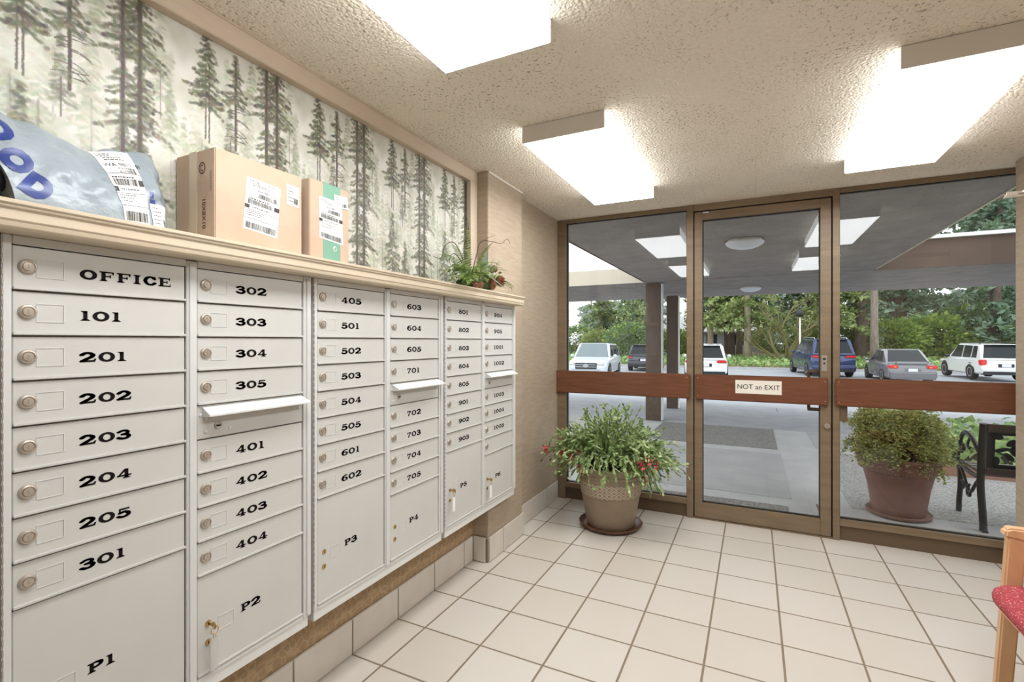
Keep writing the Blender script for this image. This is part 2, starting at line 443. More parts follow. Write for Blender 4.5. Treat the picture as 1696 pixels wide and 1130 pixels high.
def shell():
    struct(MB().box(-1.75, 2.2, YB, GY + .05, -.12, 0).build('floor', M['floor']))
    struct(MB().box(-1.9, 2.2, YB, GY + .06, CZ, CZ + .1).build('ceiling', M['ceiling']))
    # left wall with the dark papered strip below the mailboxes
    struct(MB().box(XW - .12, XW, YB, 2.67, .9, CZ).build('wall_left', M['wall']))
    struct(MB().box(XW - .12, XW, YB, 2.67, 0, .9).build('wall_left_lower', M['wall_dark']))
    struct(MB().box(XW - .12, XP, 2.67, 3.173, 0, CZ).build('wall_left_pilaster', M['wall'], bevel=.004))
    struct(MB().box(XF - .12, XF, 3.173, GY + .06, 0, CZ).build('wall_left_far', M['wall']))
    struct(MB().box(XR, XR + .12, YB, 3.945, 0, CZ).build('wall_right', M['wall'], bevel=.003))
    struct(MB().box(XR + .10, XR + .9, 3.825, 3.945, 0, CZ).build('wall_right_return', M['wall']))
    struct(MB().box(-1.9, 2.2, YB - .12, YB, 0, CZ).build('wall_back', M['wall']))
    # tile skirting: one mesh per stretch of wall, tiles with open joints over grout
    def skirting(name, x, y0, y1, h=.157, side=1, off=0.0):
        b = MB(); j = .0025
        g0 = x - .010 if side > 0 else x + .010
        b.box(min(g0, x - side * .004), max(g0, x - side * .004), y0, y1, 0, h - .003, 1)
        k = math.floor((y0 - 1.620 - off) / T); ys = [y0]
        while True:
            k += 1; yy = 1.620 + off + k * T
            if yy >= y1 - .02: break
            if yy > y0 + .02: ys.append(yy)
        ys.append(y1)
        for a, c in zip(ys, ys[1:]): b.box(min(g0, x), max(g0, x), a + j, c - j, .003, h, 0)
        return struct(b.build(name, [M['tile'], M['grout']], bevel=.0025))
    skirting('baseboard_left', XW + .012, YB, 2.655)
    b = MB(); b.box(XW + .012, XP - .012, 2.655, 2.665, .003, .157, 0); b.box(XP - .010, XP + .006, 2.664, 2.671, 0, .154, 1)
    struct(b.build('baseboard_left_return', [M['tile'], M['grout']], bevel=.002))
    skirting('baseboard_left_pilaster', XP + .012, 2.672, 3.185)
    skirting('baseboard_left_far', XF + .012, 3.19, GY - .06, off=.0)
    skirting('baseboard_right', XR - .012, YB, 3.955, side=-1)
    # mural and its frame
    t = MB()
    t.box(XW, XW + .036, YB, 2.668, 2.392, 2.468)           # head board along the ceiling
    t.box(XW, XW + .036, 2.585, 2.668, 1.70, 2.392)         # right-hand board
    t.box(XW, XW + .041, YB, 2.668, 2.462, 2.470)
    struct(t.build('trim_1', M['trim'], bevel=.002))
    struct(MB().box(XW, XW + .006, 2.577, 2.585, 1.70, 2.392).build('mural_gap_strip', M['black']))  # black strip painted in for the dark gap between mural and frame
    struct(MB().box(XP - .001, XP + .006, 2.675, 3.173, CZ - .012, CZ).build('trim_3', M['fixture']))

def paint_mural():
    """one 0.457 m wide drop of misty-forest wallpaper, printed as colours on a fine grid and repeated along the wall"""
    rg = np.random.default_rng(5)
    px = .002; PW = .457; z0, z1 = 1.694, 2.40
    W = int(round(PW / px)); Hh = int(round((z1 - z0) / px))
    img = np.zeros((Hh, W, 3)); Z = z0 + (np.arange(Hh) + .5) * px
    yy, xx = np.mgrid[0:Hh, 0:W]
    def fog(n, lo):                      # tileable smooth noise
        f = np.zeros((Hh, W))
        for k in range(n):
            a = rg.integers(1, 4 + k); b_ = rg.uniform(1, 5 + k); ph = rg.uniform(0, 6.28, 2)
            f += np.cos(2 * np.pi * a * xx / W + ph[0]) * np.cos(2 * np.pi * b_ * yy / Hh + ph[1]) / (1 + .25 * k)
        f = (f - f.min()) / (f.max() - f.min()); return f ** lo
    base = np.array([232, 230, 222.]); green = np.array([186, 190, 166.]); grey = np.array([206, 203, 196.])
    f = fog(10, 1.6)[..., None]; g = fog(9, 2.0)[..., None]
    img[:] = base; img += (grey - base) * f * .8; img += (green - base) * g * .75
    def stamp(cx, cz, rx, rz, col, a, ang=0.0):
        c = int((cz - z0) / px); d = int(cx / px); R = int(max(rx, rz) / px * 1.5) + 2
        ys = np.arange(max(0, c - R), min(Hh, c + R + 1)); xs = np.arange(d - R, d + R + 1)
        if len(ys) == 0: return
        X, Y = np.meshgrid((xs - cx / px) * px, (ys - (cz - z0) / px) * px)
        ca, sa = math.cos(ang), math.sin(ang)
        u = (X * ca + Y * sa) / rx; v = (-X * sa + Y * ca) / rz
        m = np.clip(1.35 - (u * u + v * v), 0, 1)[..., None] * a
        xi = xs % W
        img[np.ix_(ys, xi)] = img[np.ix_(ys, xi)] * (1 - m) + np.array(col, float) * m
    def trunk(x, za, zb, r, col, a=.9):
        n = int((zb - za) / .004) + 1
        for z in np.linspace(za, zb, n): stamp(x + rg.normal(0, .0006), z, r, .005, np.array(col) + rg.normal(0, 7, 3), a)
    def spruce(x, zt, zb, hw, cols, a=.8, step=.010, ragged=.45):
        z = zt
        while z > zb:
            t = (zt - z) / (zt - zb); w = hw * min(1, .10 + 1.15 * t) * rg.uniform(1 - ragged, 1.2)
            for s in (-1, 1):
                if rg.random() < .12: continue
                L = w * rg.uniform(.6, 1.15); n = max(2, int(L / .0042)); dr = rg.uniform(.15, .55); tone = rg.normal(0, 9)
                for k in range(n):
                    q = (k + .5) / n
                    col = np.array(cols[rg.integers(len(cols))]) + tone + rg.normal(0, 7, 3)
                    stamp(x + s * L * q + rg.normal(0, .002), z - dr * L * q - abs(rg.normal(0, .005)), rg.uniform(.006, .013) * (1.2 - .6 * q), rg.uniform(.0035, .0065), col, a * rg.uniform(.3, .95), -s * rg.uniform(.2, 1.0))
            z -= step * rg.uniform(.6, 1.4)
    def dead(x, za, zb, n, col):
        for k in range(n):
            z = rg.uniform(za, zb); s = rg.choice([-1, 1]); L = rg.uniform(.02, .05); dr = rg.uniform(-.1, .7)
            for q in np.linspace(0, 1, 22): stamp(x + s * L * q, z - dr * L * q * q + .15 * L * q, .0016, .0016, col, .75)
    G0 = [(196, 200, 180), (184, 190, 170), (204, 204, 190)]; G1 = [(156, 162, 136), (140, 146, 122), (172, 174, 150)]
    G2 = [(112, 116, 92), (92, 94, 78), (134, 136, 108), (98, 92, 84)]; G3 = [(84, 84, 70), (104, 106, 82), (70, 66, 60), (128, 130, 100)]
    TR = (112, 98, 92); TD = (88, 74, 70); TP = (178, 170, 162)
    o = .228                                                  # the twin trees stand mid-drop
    # ghosts in the mist
    for x, zt, zb, w in ((o - .10, 2.12, 1.82, .035), (o + .11, 2.28, 1.96, .03), (o + .20, 2.30, 2.0, .04), (o - .17, 2.36, 2.1, .03), (o + .07, 1.93, 1.72, .03)):
        spruce(x, zt, zb, w, G0, .7); trunk(x, zb - .14, zb + .05, .0025, TP, .5)
    for x, zt, zb, w in ((o + .105, 2.22, 1.98, .032), (o - .20, 1.98, 1.80, .03), (o + .17, 1.88, 1.74, .03), (o - .075, 2.40, 2.24, .04)):
        spruce(x, zt, zb, w, G1, .6)
    for x, zt, zb, w in ((o + .08, 2.42, 2.12, .05), (o - .09, 2.30, 1.95, .05), (o + .15, 2.10, 1.78, .055), (o - .20, 2.22, 1.90, .05), (o + .205, 2.20, 1.95, .04), (o - .11, 1.90, 1.70, .05), (o + .09, 1.90, 1.70, .05)):
        spruce(x, zt, zb, w, [(176, 180, 156), (164, 168, 146), (190, 192, 172)], .55); trunk(x, zb - .05, zb + .1, .003, (150, 142, 130), .45)
    for k in range(7): stamp(rg.uniform(0, PW), rg.uniform(1.8, 2.3), .05, .07, base, .35)
    # spruce on twin thin stems
    xa = o + .222
    trunk(xa - .005, 2.06, 2.30, .0028, TR); trunk(xa + .006, 2.05, 2.30, .0026, TR)
    spruce(xa, 2.455, 2.17, .062, G3, .8)
    spruce(xa, 2.03, 1.74, .06, G2, .8); trunk(xa, 1.69, 1.80, .004, TR)
    # bare-stemmed tree with dead branches
    xb = o - .137
    trunk(xb, 2.055, 2.36, .0048, TD); dead(xb, 2.07, 2.24, 16, TD); spruce(xb, 2.38, 2.22, .052, G3, .75)
    trunk(xb, 1.70, 1.86, .004, TR); spruce(xb, 1.905, 1.72, .045, G2, .75)
    spruce(o + .30, 2.19, 2.02, .03, G2, .55); trunk(o + .30, 1.98, 2.08, .003, TR, .6)
    # the tall dark pair
    trunk(o - .018, 1.695, 2.42, .0070, TD); trunk(o + .026, 1.695, 2.42, .0074, TD)
    for zt, zb, w in ((2.50, 2.22, .085), (2.26, 2.02, .072), (2.05, 1.84, .08), (1.88, 1.70, .07)):
        spruce(o - .018, zt, zb, w * .8, G2, .7, .013); spruce(o + .026, zt - .03, zb, w, G3, .72, .012)
    trunk(o - .018, 1.695, 2.42, .0042, TD, .55); trunk(o + .026, 1.695, 2.42, .0046, TD, .55)
    img[:] = np.clip(img, 40, 250)
    # slight mist and washed print
    img[:] = np.clip(np.array([232, 230, 222]) + (img - np.array([232, 230, 222])) * 1.0, 60, 245)
    c = img * .92 / 255.0; c = np.where(c <= .04045, c / 12.92, ((c + .055) / 1.055) ** 2.4)
    yA, yB = 0.0, 2.582
    ny = int(round((yB - yA) / px)); nz = Hh
    ys = yA + (np.arange(ny) + .5) * px
    col = ((ys - 1.674 + o) / px).round().astype(int) % W       # a twin pair stands at y = 1.674
    rgb = c[:, col, :]                                         # nz, ny, 3
    Yg, Zg = np.meshgrid(ys, Z)
    co = np.stack([np.full_like(Yg, XW + .003), Yg, Zg], -1).reshape(-1, 3)
    idx = np.arange(nz * ny).reshape(nz, ny)
    q = np.stack([idx[:-1, :-1], idx[:-1, 1:], idx[1:, 1:], idx[1:, :-1]], -1).reshape(-1, 4)
    me = bpy.data.meshes.new('mural')
    me.vertices.add(len(co)); me.vertices.foreach_set('co', co.ravel())
    me.loops.add(q.size); me.loops.foreach_set('vertex_index', q.ravel())
    me.polygons.add(len(q)); me.polygons.foreach_set('loop_start', np.arange(0, q.size, 4))
    me.update(calc_edges=True)
    at = me.color_attributes.new('print', 'FLOAT_COLOR', 'POINT')
    at.data.foreach_set('color', np.concatenate([rgb.reshape(-1, 3), np.ones((len(co), 1))], 1).astype(np.float32).ravel())
    me.materials.append(M['mural'])
    o_ = link('wall_mural', me); struct(o_)

shell()
paint_mural()

# ---------------------------------------------------------------- glass wall, door
def screw(b, x, y, z, r=.004): b.ball((x, y, z), (r, r * .6, r), 8, 4)

def glazing():
    yf, yb = GY - .045, GY + .05
    def pane(parent, x0, x1, z0, z1):
        return MB().box(x0, x1, GY - .003, GY + .003, z0, z1).build('glass_pane', M['glass'], parent)
    def rail(parent, x0, x1):
        r = MB().box(x0, x1, GY - .078, GY - .047, .942, 1.137).build('wood_rail', M['rail'], parent, bevel=.006)
        s = MB()
        for xx in (x0 + .02, x1 - .02):
            for zz in (.97, 1.11): screw(s, xx, GY - .079, zz)
        s.build('screw', M['brass'], r)
        return r
    def window(name, x0, x1, j0, j1):
        w = bpy.data.objects.new(name, None); COL.objects.link(w); struct(w)
        f = MB()
        f.box(x0, x0 + j0, yf, yb, 0, CZ - .001); f.box(x1 - j1, x1, yf, yb, 0, CZ - .001)
        f.box(x0 + j0, x1 - j1, yf + .005, yb, 2.438, CZ - .001)
        f.box(x0 + j0, x1 - j1, yf + .002, yb, .102, .146)
        f.build('window_frame', M['bronze'], w, bevel=.003)
        g = MB(); g.box(x0 + j0, x1 - j1, yf + .022, yb - .01, 0, .102)
        g.build('kick_panel', M['bronze_dark'], w)
        k = MB(); a, c = x0 + j0, x1 - j1
        for q in ((a, c, .146, .152), (a, c, 2.432, 2.438)): k.box(q[0], q[1], GY - .012, GY + .012, q[2], q[3])
        k.box(a, a + .005, GY - .012, GY + .012, .152, 2.432); k.box(c - .005, c, GY - .012, GY + .012, .152, 2.432)
        k.build('gasket', M['black'], w)
        pane(w, a + .005, c - .005, .152, 2.432)
        return w
    w1 = window('window_1', XF, -.428, .075, .050)
    rail(w1, XF - .0, -.452)
    w2 = window('window_2', .496, 1.60, .042, .05)
    rail(w2, .508, 1.472)
    b = MB().box(.536, .582, GY - .046, GY - .012, .835, .941).build('strike_box', M['bronze_dark'], w2, bevel=.003)
    d = bpy.data.objects.new('door_1', None); COL.objects.link(d); struct(d)
    h = MB(); h.box(-.428, .496, yf + .006, yb, 2.418, CZ - .001); h.box(-.428, .496, yf + .004, yb, 0, .010)
    h.build('door_header', M['bronze'], d, bevel=.002)
    s = MB(); y0, y1 = yf + .004, GY + .04
    s.box(-.420, -.362, y0, y1, .014, 2.408); s.box(.422, .487, y0, y1, .014, 2.408)
    s.box(-.362, .422, y0, y1, 2.345, 2.408); s.box(-.362, .422, y0, y1, .014, .128)
    s.build('door_leaf', M['bronze'], d, bevel=.003)
    k = MB()
    for q in ((-.362, .422, .128, .134), (-.362, .422, 2.339, 2.345), (-.362, -.357, .134, 2.339), (.417, .422, .134, 2.339)):
        k.box(q[0], q[1], GY - .012, GY + .012, q[2], q[3])
    k.build('gasket', M['black'], d)
    k = MB()
    k.box(-.428, -.420, yf + .03, yb, .0, 2.418); k.box(.487, .496, yf + .03, yb, .0, 2.418); k.box(-.428, .496, yf + .03, yb, 2.408, 2.418)
    k.build('door_seal', M['black'], d)
    pane(d, -.357, .417, .134, 2.339)
    rail(d, -.412, .467)
    p = MB(); p.box(.428, .462, y0 - .004, y0, 1.18, 1.295); p.build('lock_plate', M['chrome'], d, bevel=.001)
    q = MB(); q.lathe([(.006, -.005), (.006, 0)], (.445, y0 - .004, 1.238), 12, axis='y'); q.box(.436, .454, y0 - .0055, y0 - .003, 1.262, 1.276)
    q.build('keyhole', M['black'], d)
    c = MB(); c.lathe([(.017, -.014), (.019, -.008), (.019, 0)], (.463, y0, .795), 20, axis='y'); c.box(.459, .467, y0 - .022, y0 - .012, .779, .808)
    c.build('lock_cylinder', M['chrome'], d, smooth=40)
    # outside pull handle: a flat bronze bow behind the glass
    g = MB(); g.box(.352, .372, GY + .075, GY + .10, .90, 1.185); g.box(.352, .425, GY + .045, GY + .10, .885, .905); g.box(.352, .425, GY + .045, GY + .10, 1.165, 1.185)
    g.build('pull_handle', M['bronze_dark'], d, bevel=.003)
    t = MB(); t.box(-.36, -.315, y0 - .006, y0, 2.395, 2.404); t.build('door_contact', M['slot_white'], d)
    # sign on the door's board
    sg = MB().box(-.126, .180, GY - .0805, GY - .0785, 1.003, 1.103).build('sign_plate', M['paper'])
    r = thing('door_sign', 'small cream sign reading NOT an EXIT on the wooden rail of the glass door', 'sign', (.027, GY - .079, 1.053))
    sg.parent = r; sg.location = (-.027, -(GY - .079), -1.053)
    tx = text_mb('NOT an EXIT', .0495, lambda a, c_: (a * 1.0, -.0022, c_))
    tx.build('lettering', M['ink'], r)
glazing()

# ---------------------------------------------------------------- ceiling lights
def ceiling_light():
    r = thing('ceiling_light', '', 'ceiling light', (0, 0, CZ), 0, 'fluorescent ceiling lights')
    w, L, d = .42, 1.25, .082
    e = MB()
    e.box(-w / 2, w / 2, 0, .012, -d, -.001)
    e.build('end_cap', M['fixture'], r, bevel=.002)
    e = MB(); e.box(-w / 2, w / 2, L - .012, L, -d, -.001); e.build('end_cap', M['fixture'], r, bevel=.002)
    s = MB(); s.box(-w / 2, -w / 2 + .004, .012, L - .012, -d + .004, -.006); s.box(w / 2 - .004, w / 2, .012, L - .012, -d + .004, -.006)
    s.build('lens_side', M['lens_side'], r)
    n = 40; b = MB()
    for i in range(n):                                   # faintly prismatic lens
        x0 = -w / 2 + .002 + (w - .004) * i / n; x1 = x0 + (w - .004) / n
        b.add([(x0, .012, -d + .001), ((x0 + x1) / 2, .012, -d - .0012), (x1, .012, -d + .001), (x0, L - .012, -d + .001), ((x0 + x1) / 2, L - .012, -d - .0012), (x1, L - .012, -d + .001)], [(0, 1, 4, 3), (1, 2, 5, 4)])
    b.build('lens', M['lens'], r)
    MB().box(-w / 2 + .004, w / 2 - .004, .012, L - .012, -.006, -.001).build('backing_tray', M['fixture'], r)
    return r
L0 = ceiling_light()
L0.location = (-.832, 2.205, CZ); L0['label'] = 'rectangular ceiling light nearest the fern arrangement and left window'
dup(L0, (.690, 2.215, CZ), 0, 'rectangular ceiling light above the right window, farthest from the mailboxes')
dup(L0, (-.815, .262, CZ), 0, 'rectangular ceiling light closest to the mural at the top edge of the picture')
dup(L0, (.690, .262, CZ), 0, 'rectangular ceiling light overhead, above the red seated chair')

# ---------------------------------------------------------------- mailbox lettering: wide slab figures drawn as flat stickers
def hull(P):
    P = sorted(set(P))
    def half(Q):
        h = []
        for p in Q:
            while len(h) > 1 and (h[-1][0] - h[-2][0]) * (p[1] - h[-2][1]) - (h[-1][1] - h[-2][1]) * (p[0] - h[-2][0]) <= 1e-9: h.pop()
            h.append(p)
        return h[:-1]
    return half(P) + half(P[::-1])
def pen_stroke(path, rx=.15, ry=.075, n=12):
    rx, ry = rx * 1.38, ry * 1.45
    out = []
    for a, b in zip(path, path[1:]):
        out.append(hull([(round(q[0] + rx * math.cos(2 * math.pi * k / n), 5), round(q[1] + ry * math.sin(2 * math.pi * k / n), 5)) for q in (a, b) for k in range(n)]))
    return out
def spline(P, n=5):
    P = [P[0]] + list(P) + [P[-1]]; out = []
    for i in range(1, len(P) - 2):
        for k in range(n):
            t = k / n
            out.append(tuple(.5 * (2 * P[i][c] + (P[i + 1][c] - P[i - 1][c]) * t + (2 * P[i - 1][c] - 5 * P[i][c] + 4 * P[i + 1][c] - P[i + 2][c]) * t * t + (3 * P[i][c] - P[i - 1][c] - 3 * P[i + 1][c] + P[i + 2][c]) * t ** 3) for c in (0, 1)))
    return out + [P[-2]]
def ring(cx, cy, rx, ry, ix, iy, n=24):
    o = []
    for k in range(n):
        a, b = 2 * math.pi * k / n, 2 * math.pi * (k + 1) / n
        o.append([(cx + rx * math.cos(a), cy + ry * math.sin(a)), (cx + rx * math.cos(b), cy + ry * math.sin(b)), (cx + ix * math.cos(b), cy + iy * math.sin(b)), (cx + ix * math.cos(a), cy + iy * math.sin(a))])
    return o
R_ = lambda x0, x1, y0, y1: [(x0, y0), (x1, y0), (x1, y1), (x0, y1)]
ser = lambda x, y, w, s: [(x - w, y), (x + w, y), (x + w * .55, y + s * .16), (x - w * .55, y + s * .16)]
GLY = {}
GLY['0'] = (1.30, ring(.65, .5, .66, .52, .30, .31))
GLY['O'] = GLY['0']
GLY['1'] = (.80, [R_(.25, .57, .03, 1.0), ser(.41, 0, .40, 1), [(.02, 1.0), (.57, 1.0), (.57, .80), (.30, .80)]])
GLY['2'] = (1.25, pen_stroke(spline([(.14, .74), (.38, .91), (.72, .92), (.98, .74), (.86, .53), (.5, .32), (.16, .10)]), .15, .08) + [[(.0, 0), (1.14, 0), (1.25, .34), (1.10, .34), (1.0, .19), (.1, .19)]])
GLY['3'] = (1.15, pen_stroke(spline([(.14, .80), (.42, .92), (.76, .90), (.92, .74), (.74, .58), (.45, .53)]), .13, .075) + pen_stroke(spline([(.50, .53), (.86, .48), (1.0, .29), (.78, .10), (.42, .08), (.13, .20)]), .15, .08))
GLY['4'] = (1.25, [[(.0, .24), (.62, 1.0), (.96, 1.0), (.30, .38), (.30, .24)], R_(.0, 1.22, .22, .38), R_(.64, .96, .03, 1.0), ser(.80, 0, .36, 1)])
GLY['5'] = (1.15, [R_(.16, 1.05, .82, 1.0), R_(.16, .32, .46, .9)] + pen_stroke(spline([(.26, .52), (.60, .60), (.94, .46), (.96, .24), (.70, .09), (.36, .08), (.12, .18)]), .15, .08))
GLY['6'] = (1.22, ring(.62, .32, .62, .34, .24, .15) + pen_stroke(spline([(.16, .34), (.24, .66), (.56, .88), (1.0, .92)]), .14, .07))
GLY['7'] = (1.10, [[(.0, 1.0), (1.08, 1.0), (1.08, .86), (.62, .30), (.56, .0), (.22, .0), (.30, .32), (.74, .80), (.16, .80), (.10, .62), (.0, .62)]])
GLY['8'] = (1.18, ring(.59, .74, .50, .28, .18, .11) + ring(.59, .29, .61, .31, .25, .14))
GLY['9'] = (1.22, [[(1.22 - x, 1 - y) for x, y in p] for p in GLY['6'][1]])
GLY['F'] = (1.22, [R_(.18, .50, .0, 1.0), R_(.02, 1.12, .86, 1.0), R_(.5, .90, .44, .57), [(1.0, 1.0), (1.2, 1.0), (1.12, .62), (1.0, .84)], ser(.34, 0, .34, 1), R_(.82, .93, .36, .66)])
GLY['I'] = (.72, [R_(.20, .52, .0, 1.0), ser(.36, 0, .36, 1), ser(.36, 1, .36, -1)])
GLY['C'] = (1.22, pen_stroke(spline([(1.04, .74), (.78, .92), (.42, .86), (.20, .5), (.42, .14), (.80, .08), (1.08, .28)]), .13, .07) + [R_(.98, 1.14, .62, 1.0)])
GLY['E'] = (1.22, [R_(.18, .50, .0, 1.0), R_(.02, 1.10, .86, 1.0), R_(.02, 1.14, .0, .14), R_(.5, .86, .44, .57), [(1.0, 1.0), (1.15, 1.0), (1.10, .66), (1.0, .84)], [(1.0, .0), (1.2, .0), (1.2, .38), (1.06, .16)], R_(.80, .90, .36, .66)])
GLY['P'] = (1.22, [R_(.18, .50, .0, 1.0), ser(.34, 0, .36, 1), R_(.02, .6, .86, 1.0), R_(.4, .7, .38, .52)] + pen_stroke(spline([(.62, .93), (.98, .86), (1.06, .70), (.96, .54), (.62, .45)]), .14, .07))
def number_mesh(s, cap=.0235, sx=1.12):
    b = MB(); x = 0
    for ch in s:
        w, polys = GLY[ch]
        for p in polys: b.add([(0, (x + q[0]) * cap * sx, (q[1] - .5) * cap) for q in p], [tuple(range(len(p)))])
        x += w + .16
    me = bpy.data.meshes.new('number'); me.from_pydata(b.v, [], b.f); me.materials.append(M['ink'])
    return me

# ---------------------------------------------------------------- mailbox banks (local origin: front plane, left edge, floor)
def cam_lock_mesh():
    b = MB()
    b.lathe([(.0165, 0), (.0165, .002), (.0145, .005), (.0118, .006), (.0118, .004), (.0096, .004), (.0090, .0068), (.0, .0072)], n=24, axis='x')
    b.box(.0070, .0075, -.0009, .0009, -.0042, .0042, 1)
    return b.mesh('lock', [M['chrome'], M['chrome_dark']], smooth=35)
LOCK = cam_lock_mesh()
_b = MB()
for q in ((0, .05, .0405, .042), (0, .05, 0, .0015), (0, .0015, .0015, .0405), (.0485, .05, .0015, .0405)): _b.box(0, .0012, *q)
SLOT = _b.mesh('label_slot', M['frame_grey'])
def keyhole_mesh():
    b = MB(); b.lathe([(.0095, 0), (.0095, .002), (.007, .003), (0, .003)], n=16, axis='x'); b.box(.003, .0034, -.0012, .0012, -.0045, .0045, 1)
    return b.mesh('lock', [M['brass'], M['ink']], smooth=35)
KEYHOLE = keyhole_mesh()
SHOTLOCK = MB().lathe([(.0115, 0), (.0115, .002), (.009, .0035), (.007, .0025), (0, .0025)], n=16, axis='x').box(.0025, .0036, -.006, .006, -.002, .002, 1).mesh('lock', [M['chrome_dark'], M['ink']], smooth=35)

RIVET = MB().ball((0, 0, 0), (.003, .006, .006), 10, 6).mesh('rivet', M['frame_grey'], True)
ZT = 1.608; RH = .0999; ZB = .418
def bank(label, y0, offs, colA, colB, pa, pb, width):
    """a bank of two columns: colA eight boxes and a parcel door, colB nine rows with the outgoing slot fifth"""
    r = thing('mailbox_bank', label, 'mailboxes', (XM, y0, 0), 0, 'mailbox banks')
    a0, a1, b0, b1, wE = offs
    f = MB()
    f.box(-.16, -.022, .003, wE, .403, 1.628)                         # carcase
    f.box(-.03, 0, 0.006, a0, .403, 1.628); f.box(-.03, .0, a1, b0, .403, 1.625); f.box(-.03, 0, b1, wE, .403, 1.628)
    f.box(-.03, 0, a0, a1, ZT, 1.628); f.box(-.03, 0, b0, b1, ZT, 1.628)
    f.box(-.03, 0, a0, a1, .403, ZB - .001); f.box(-.03, 0, b0, b1, .403, ZB - .001)
    f.box(-.006, .003, a1 + .006, b0 - .006, .41, 1.62)                # proud mid stile
    f.box(-.006, .004, b1 + .012, wE - .006, .41, 1.62)
    f.build('frame', M['frame_grey'], r, bevel=.002)
    MB().box(-.15, -.004, .008, wE - .012, .367, .403).build('base_flange', M['slot_white'], r, bevel=.001)
    h = MB(); z = .43
    while z < 1.60: h.box(-.002, .0006, .0055, .0085, z, z + .013); z += .0222
    h.build('hinge', M['chrome_dark'], r)
    def door_mesh(w, hgt):
        b = MB(); b.box(-.018, -.003, .0015, w - .004, .0015, hgt - .003); b.box(-.004, .0025, .0015, w - .001, .001, .0075)
        return b.mesh('door', M['box_grey'], bevel=.0012)
    for (c0, c1, nums, plab, lo) in ((a0, a1, colA, pa, pa), (b0, b1, colB, pb, pb)):
        w = c1 - c0; me = door_mesh(w, RH); z = ZT
        for k, s in enumerate(nums):
            z -= RH
            if s == 'SLOT':
                sl = MB(); sl.box(-.018, -.004, .0015, w - .002, .001, RH - .002)
                sd = sl.build('outgoing_mail_door', M['box_grey'], r, bevel=.001, loc=(0, c0, z))
                hd = MB(); y_0, y_1 = .016, w - .006
                hd.add([(-.004, y_0, .094), (-.004, y_1, .094), (.040, y_0 - .004, .074), (.040, y_1 + .004, .074), (.040, y_0 - .004, .069), (.040, y_1 + .004, .069), (-.004, y_0, .064), (-.004, y_1, .064), (.030, y_0, .067), (.030, y_1, .067)],
                       [(0, 1, 3, 2), (2, 3, 5, 4), (4, 5, 9, 8), (8, 9, 7, 6), (0, 2, 4, 8, 6), (1, 7, 9, 5, 3)])
                hd.build('hood', M['slot_white'], sd)
                for yy, zz in ((.012, .070), (.026, .020), (.026, .06), (.10, .022), (w - .028, .070), (w - .016, .050)): link('rivet', RIVET, sd, (-.004, yy, zz))
                link('lock', SHOTLOCK, sd, (-.004, .063, .034))
                continue
            d = link('door', me, r, (0, c0, z))
            d['label'] = ('mailbox door lettered %s' % s) if s else 'mailbox door with no number on it'
            link('lock', LOCK, d, (-.003, .026, RH * .53))
            link('label_slot', SLOT, d, (-.0032, .041, .030))
            if s: link('number', number_mesh(s), d, (-.0024, .1195, RH * .485))
        hgt = z - ZB
        pd = link('parcel_door', door_mesh(w, hgt), r, (0, c0, ZB)); pd['label'] = 'large parcel door lettered %s' % lo if lo else 'large parcel door with no lettering'
        za = .600 - ZB if hgt > .35 else .556 - ZB
        if lo: link('number', number_mesh(lo, .024, 1.1), pd, (-.0024, .134, za))
        link('label_slot', SLOT, pd, (-.0032, .062, za + .002 if lo not in ('P1', 'P3', 'P2', 'P4') else za - .030))
        zk = za + .006
        link('lock', KEYHOLE, pd, (-.003, .033, zk)); link('lock', KEYHOLE, pd, (-.003, .033, zk - .055))
    return r
B1 = bank('nearest bank of grey mailboxes, from OFFICE and 101 to P2', .438, (.022, .384, .414, .783, .818), ['OFFICE', '101', '201', '202', '203', '204', '205', '301'], ['302', '303', '304', '305', 'SLOT', '401', '402', '403', '404'], 'P1', 'P2', .818)
B2 = bank('middle bank of grey mailboxes, from 405 and 603 down to P3 and P4', 1.262, (.022, .387, .423, .793, .832), ['405', '501', '502', '503', '504', '505', '601', '602'], ['603', '604', '605', '701', 'SLOT', '702', '703', '704', '705'], 'P3', 'P4', .832)
B3 = bank('farthest bank of grey mailboxes beside the pilaster, 801 to P6', 2.104, (.022, .388, .424, .797, .839), ['801', '802', '803', '804', '805', '901', '902', '903'], ['904', '905', '1001', '1002', 'SLOT', '1003', '1004', '1005', ''], 'P5', 'P6', .839)

bank('bank of grey mailboxes cut off at the left picture edge, left of OFFICE', -.392, (.022, .386, .418, .788, .826), [''] * 8, [''] * 4 + ['SLOT'] + [''] * 4, '', '', .826)

def key(y, z, label, tag_h, clear):
    r = thing('key', label, 'key', (XM - .003, y, z), 0, 'keys left in parcel doors')
    b = MB(); b.box(.001, .020, -.0012, .0012, -.004, .004); b.lathe([(.009, -.0012), (.011, -.0006), (.011, .0006), (.009, .0012)], (.027, 0, 0), 14, axis='y')
    b.build('key_blade', M['brass'], r, bevel=.0004)
    rg = MB(); rg.tube([(.030, .011 * math.sin(t), -.012 + .011 * math.cos(t)) for t in [2 * math.pi * k / 16 for k in range(17)]], .0011, 6)
    rg.tube([(.029, .004 * math.sin(t), -.027 + .006 * math.cos(t)) for t in [2 * math.pi * k / 12 for k in range(13)]], .0010, 6)
    rg.build('key_ring', M['brass'], r, smooth=True)
    MB().box(.024, .0265, -.012, .012, -.034 - tag_h, -.034).build('key_tag', M['clear'] if clear else M['label'], r, bevel=.001)
    return r
key(1.262 - .376, .562, 'brass key with ring and clear tag in parcel door P2', .10, True)
key(2.104 + .022 + .033, .606, 'key with white tag hanging from parcel door P5', .075, False)
key(2.104 + .424 + .033, .562, 'key with white tag hanging from parcel door P6', .075, False)

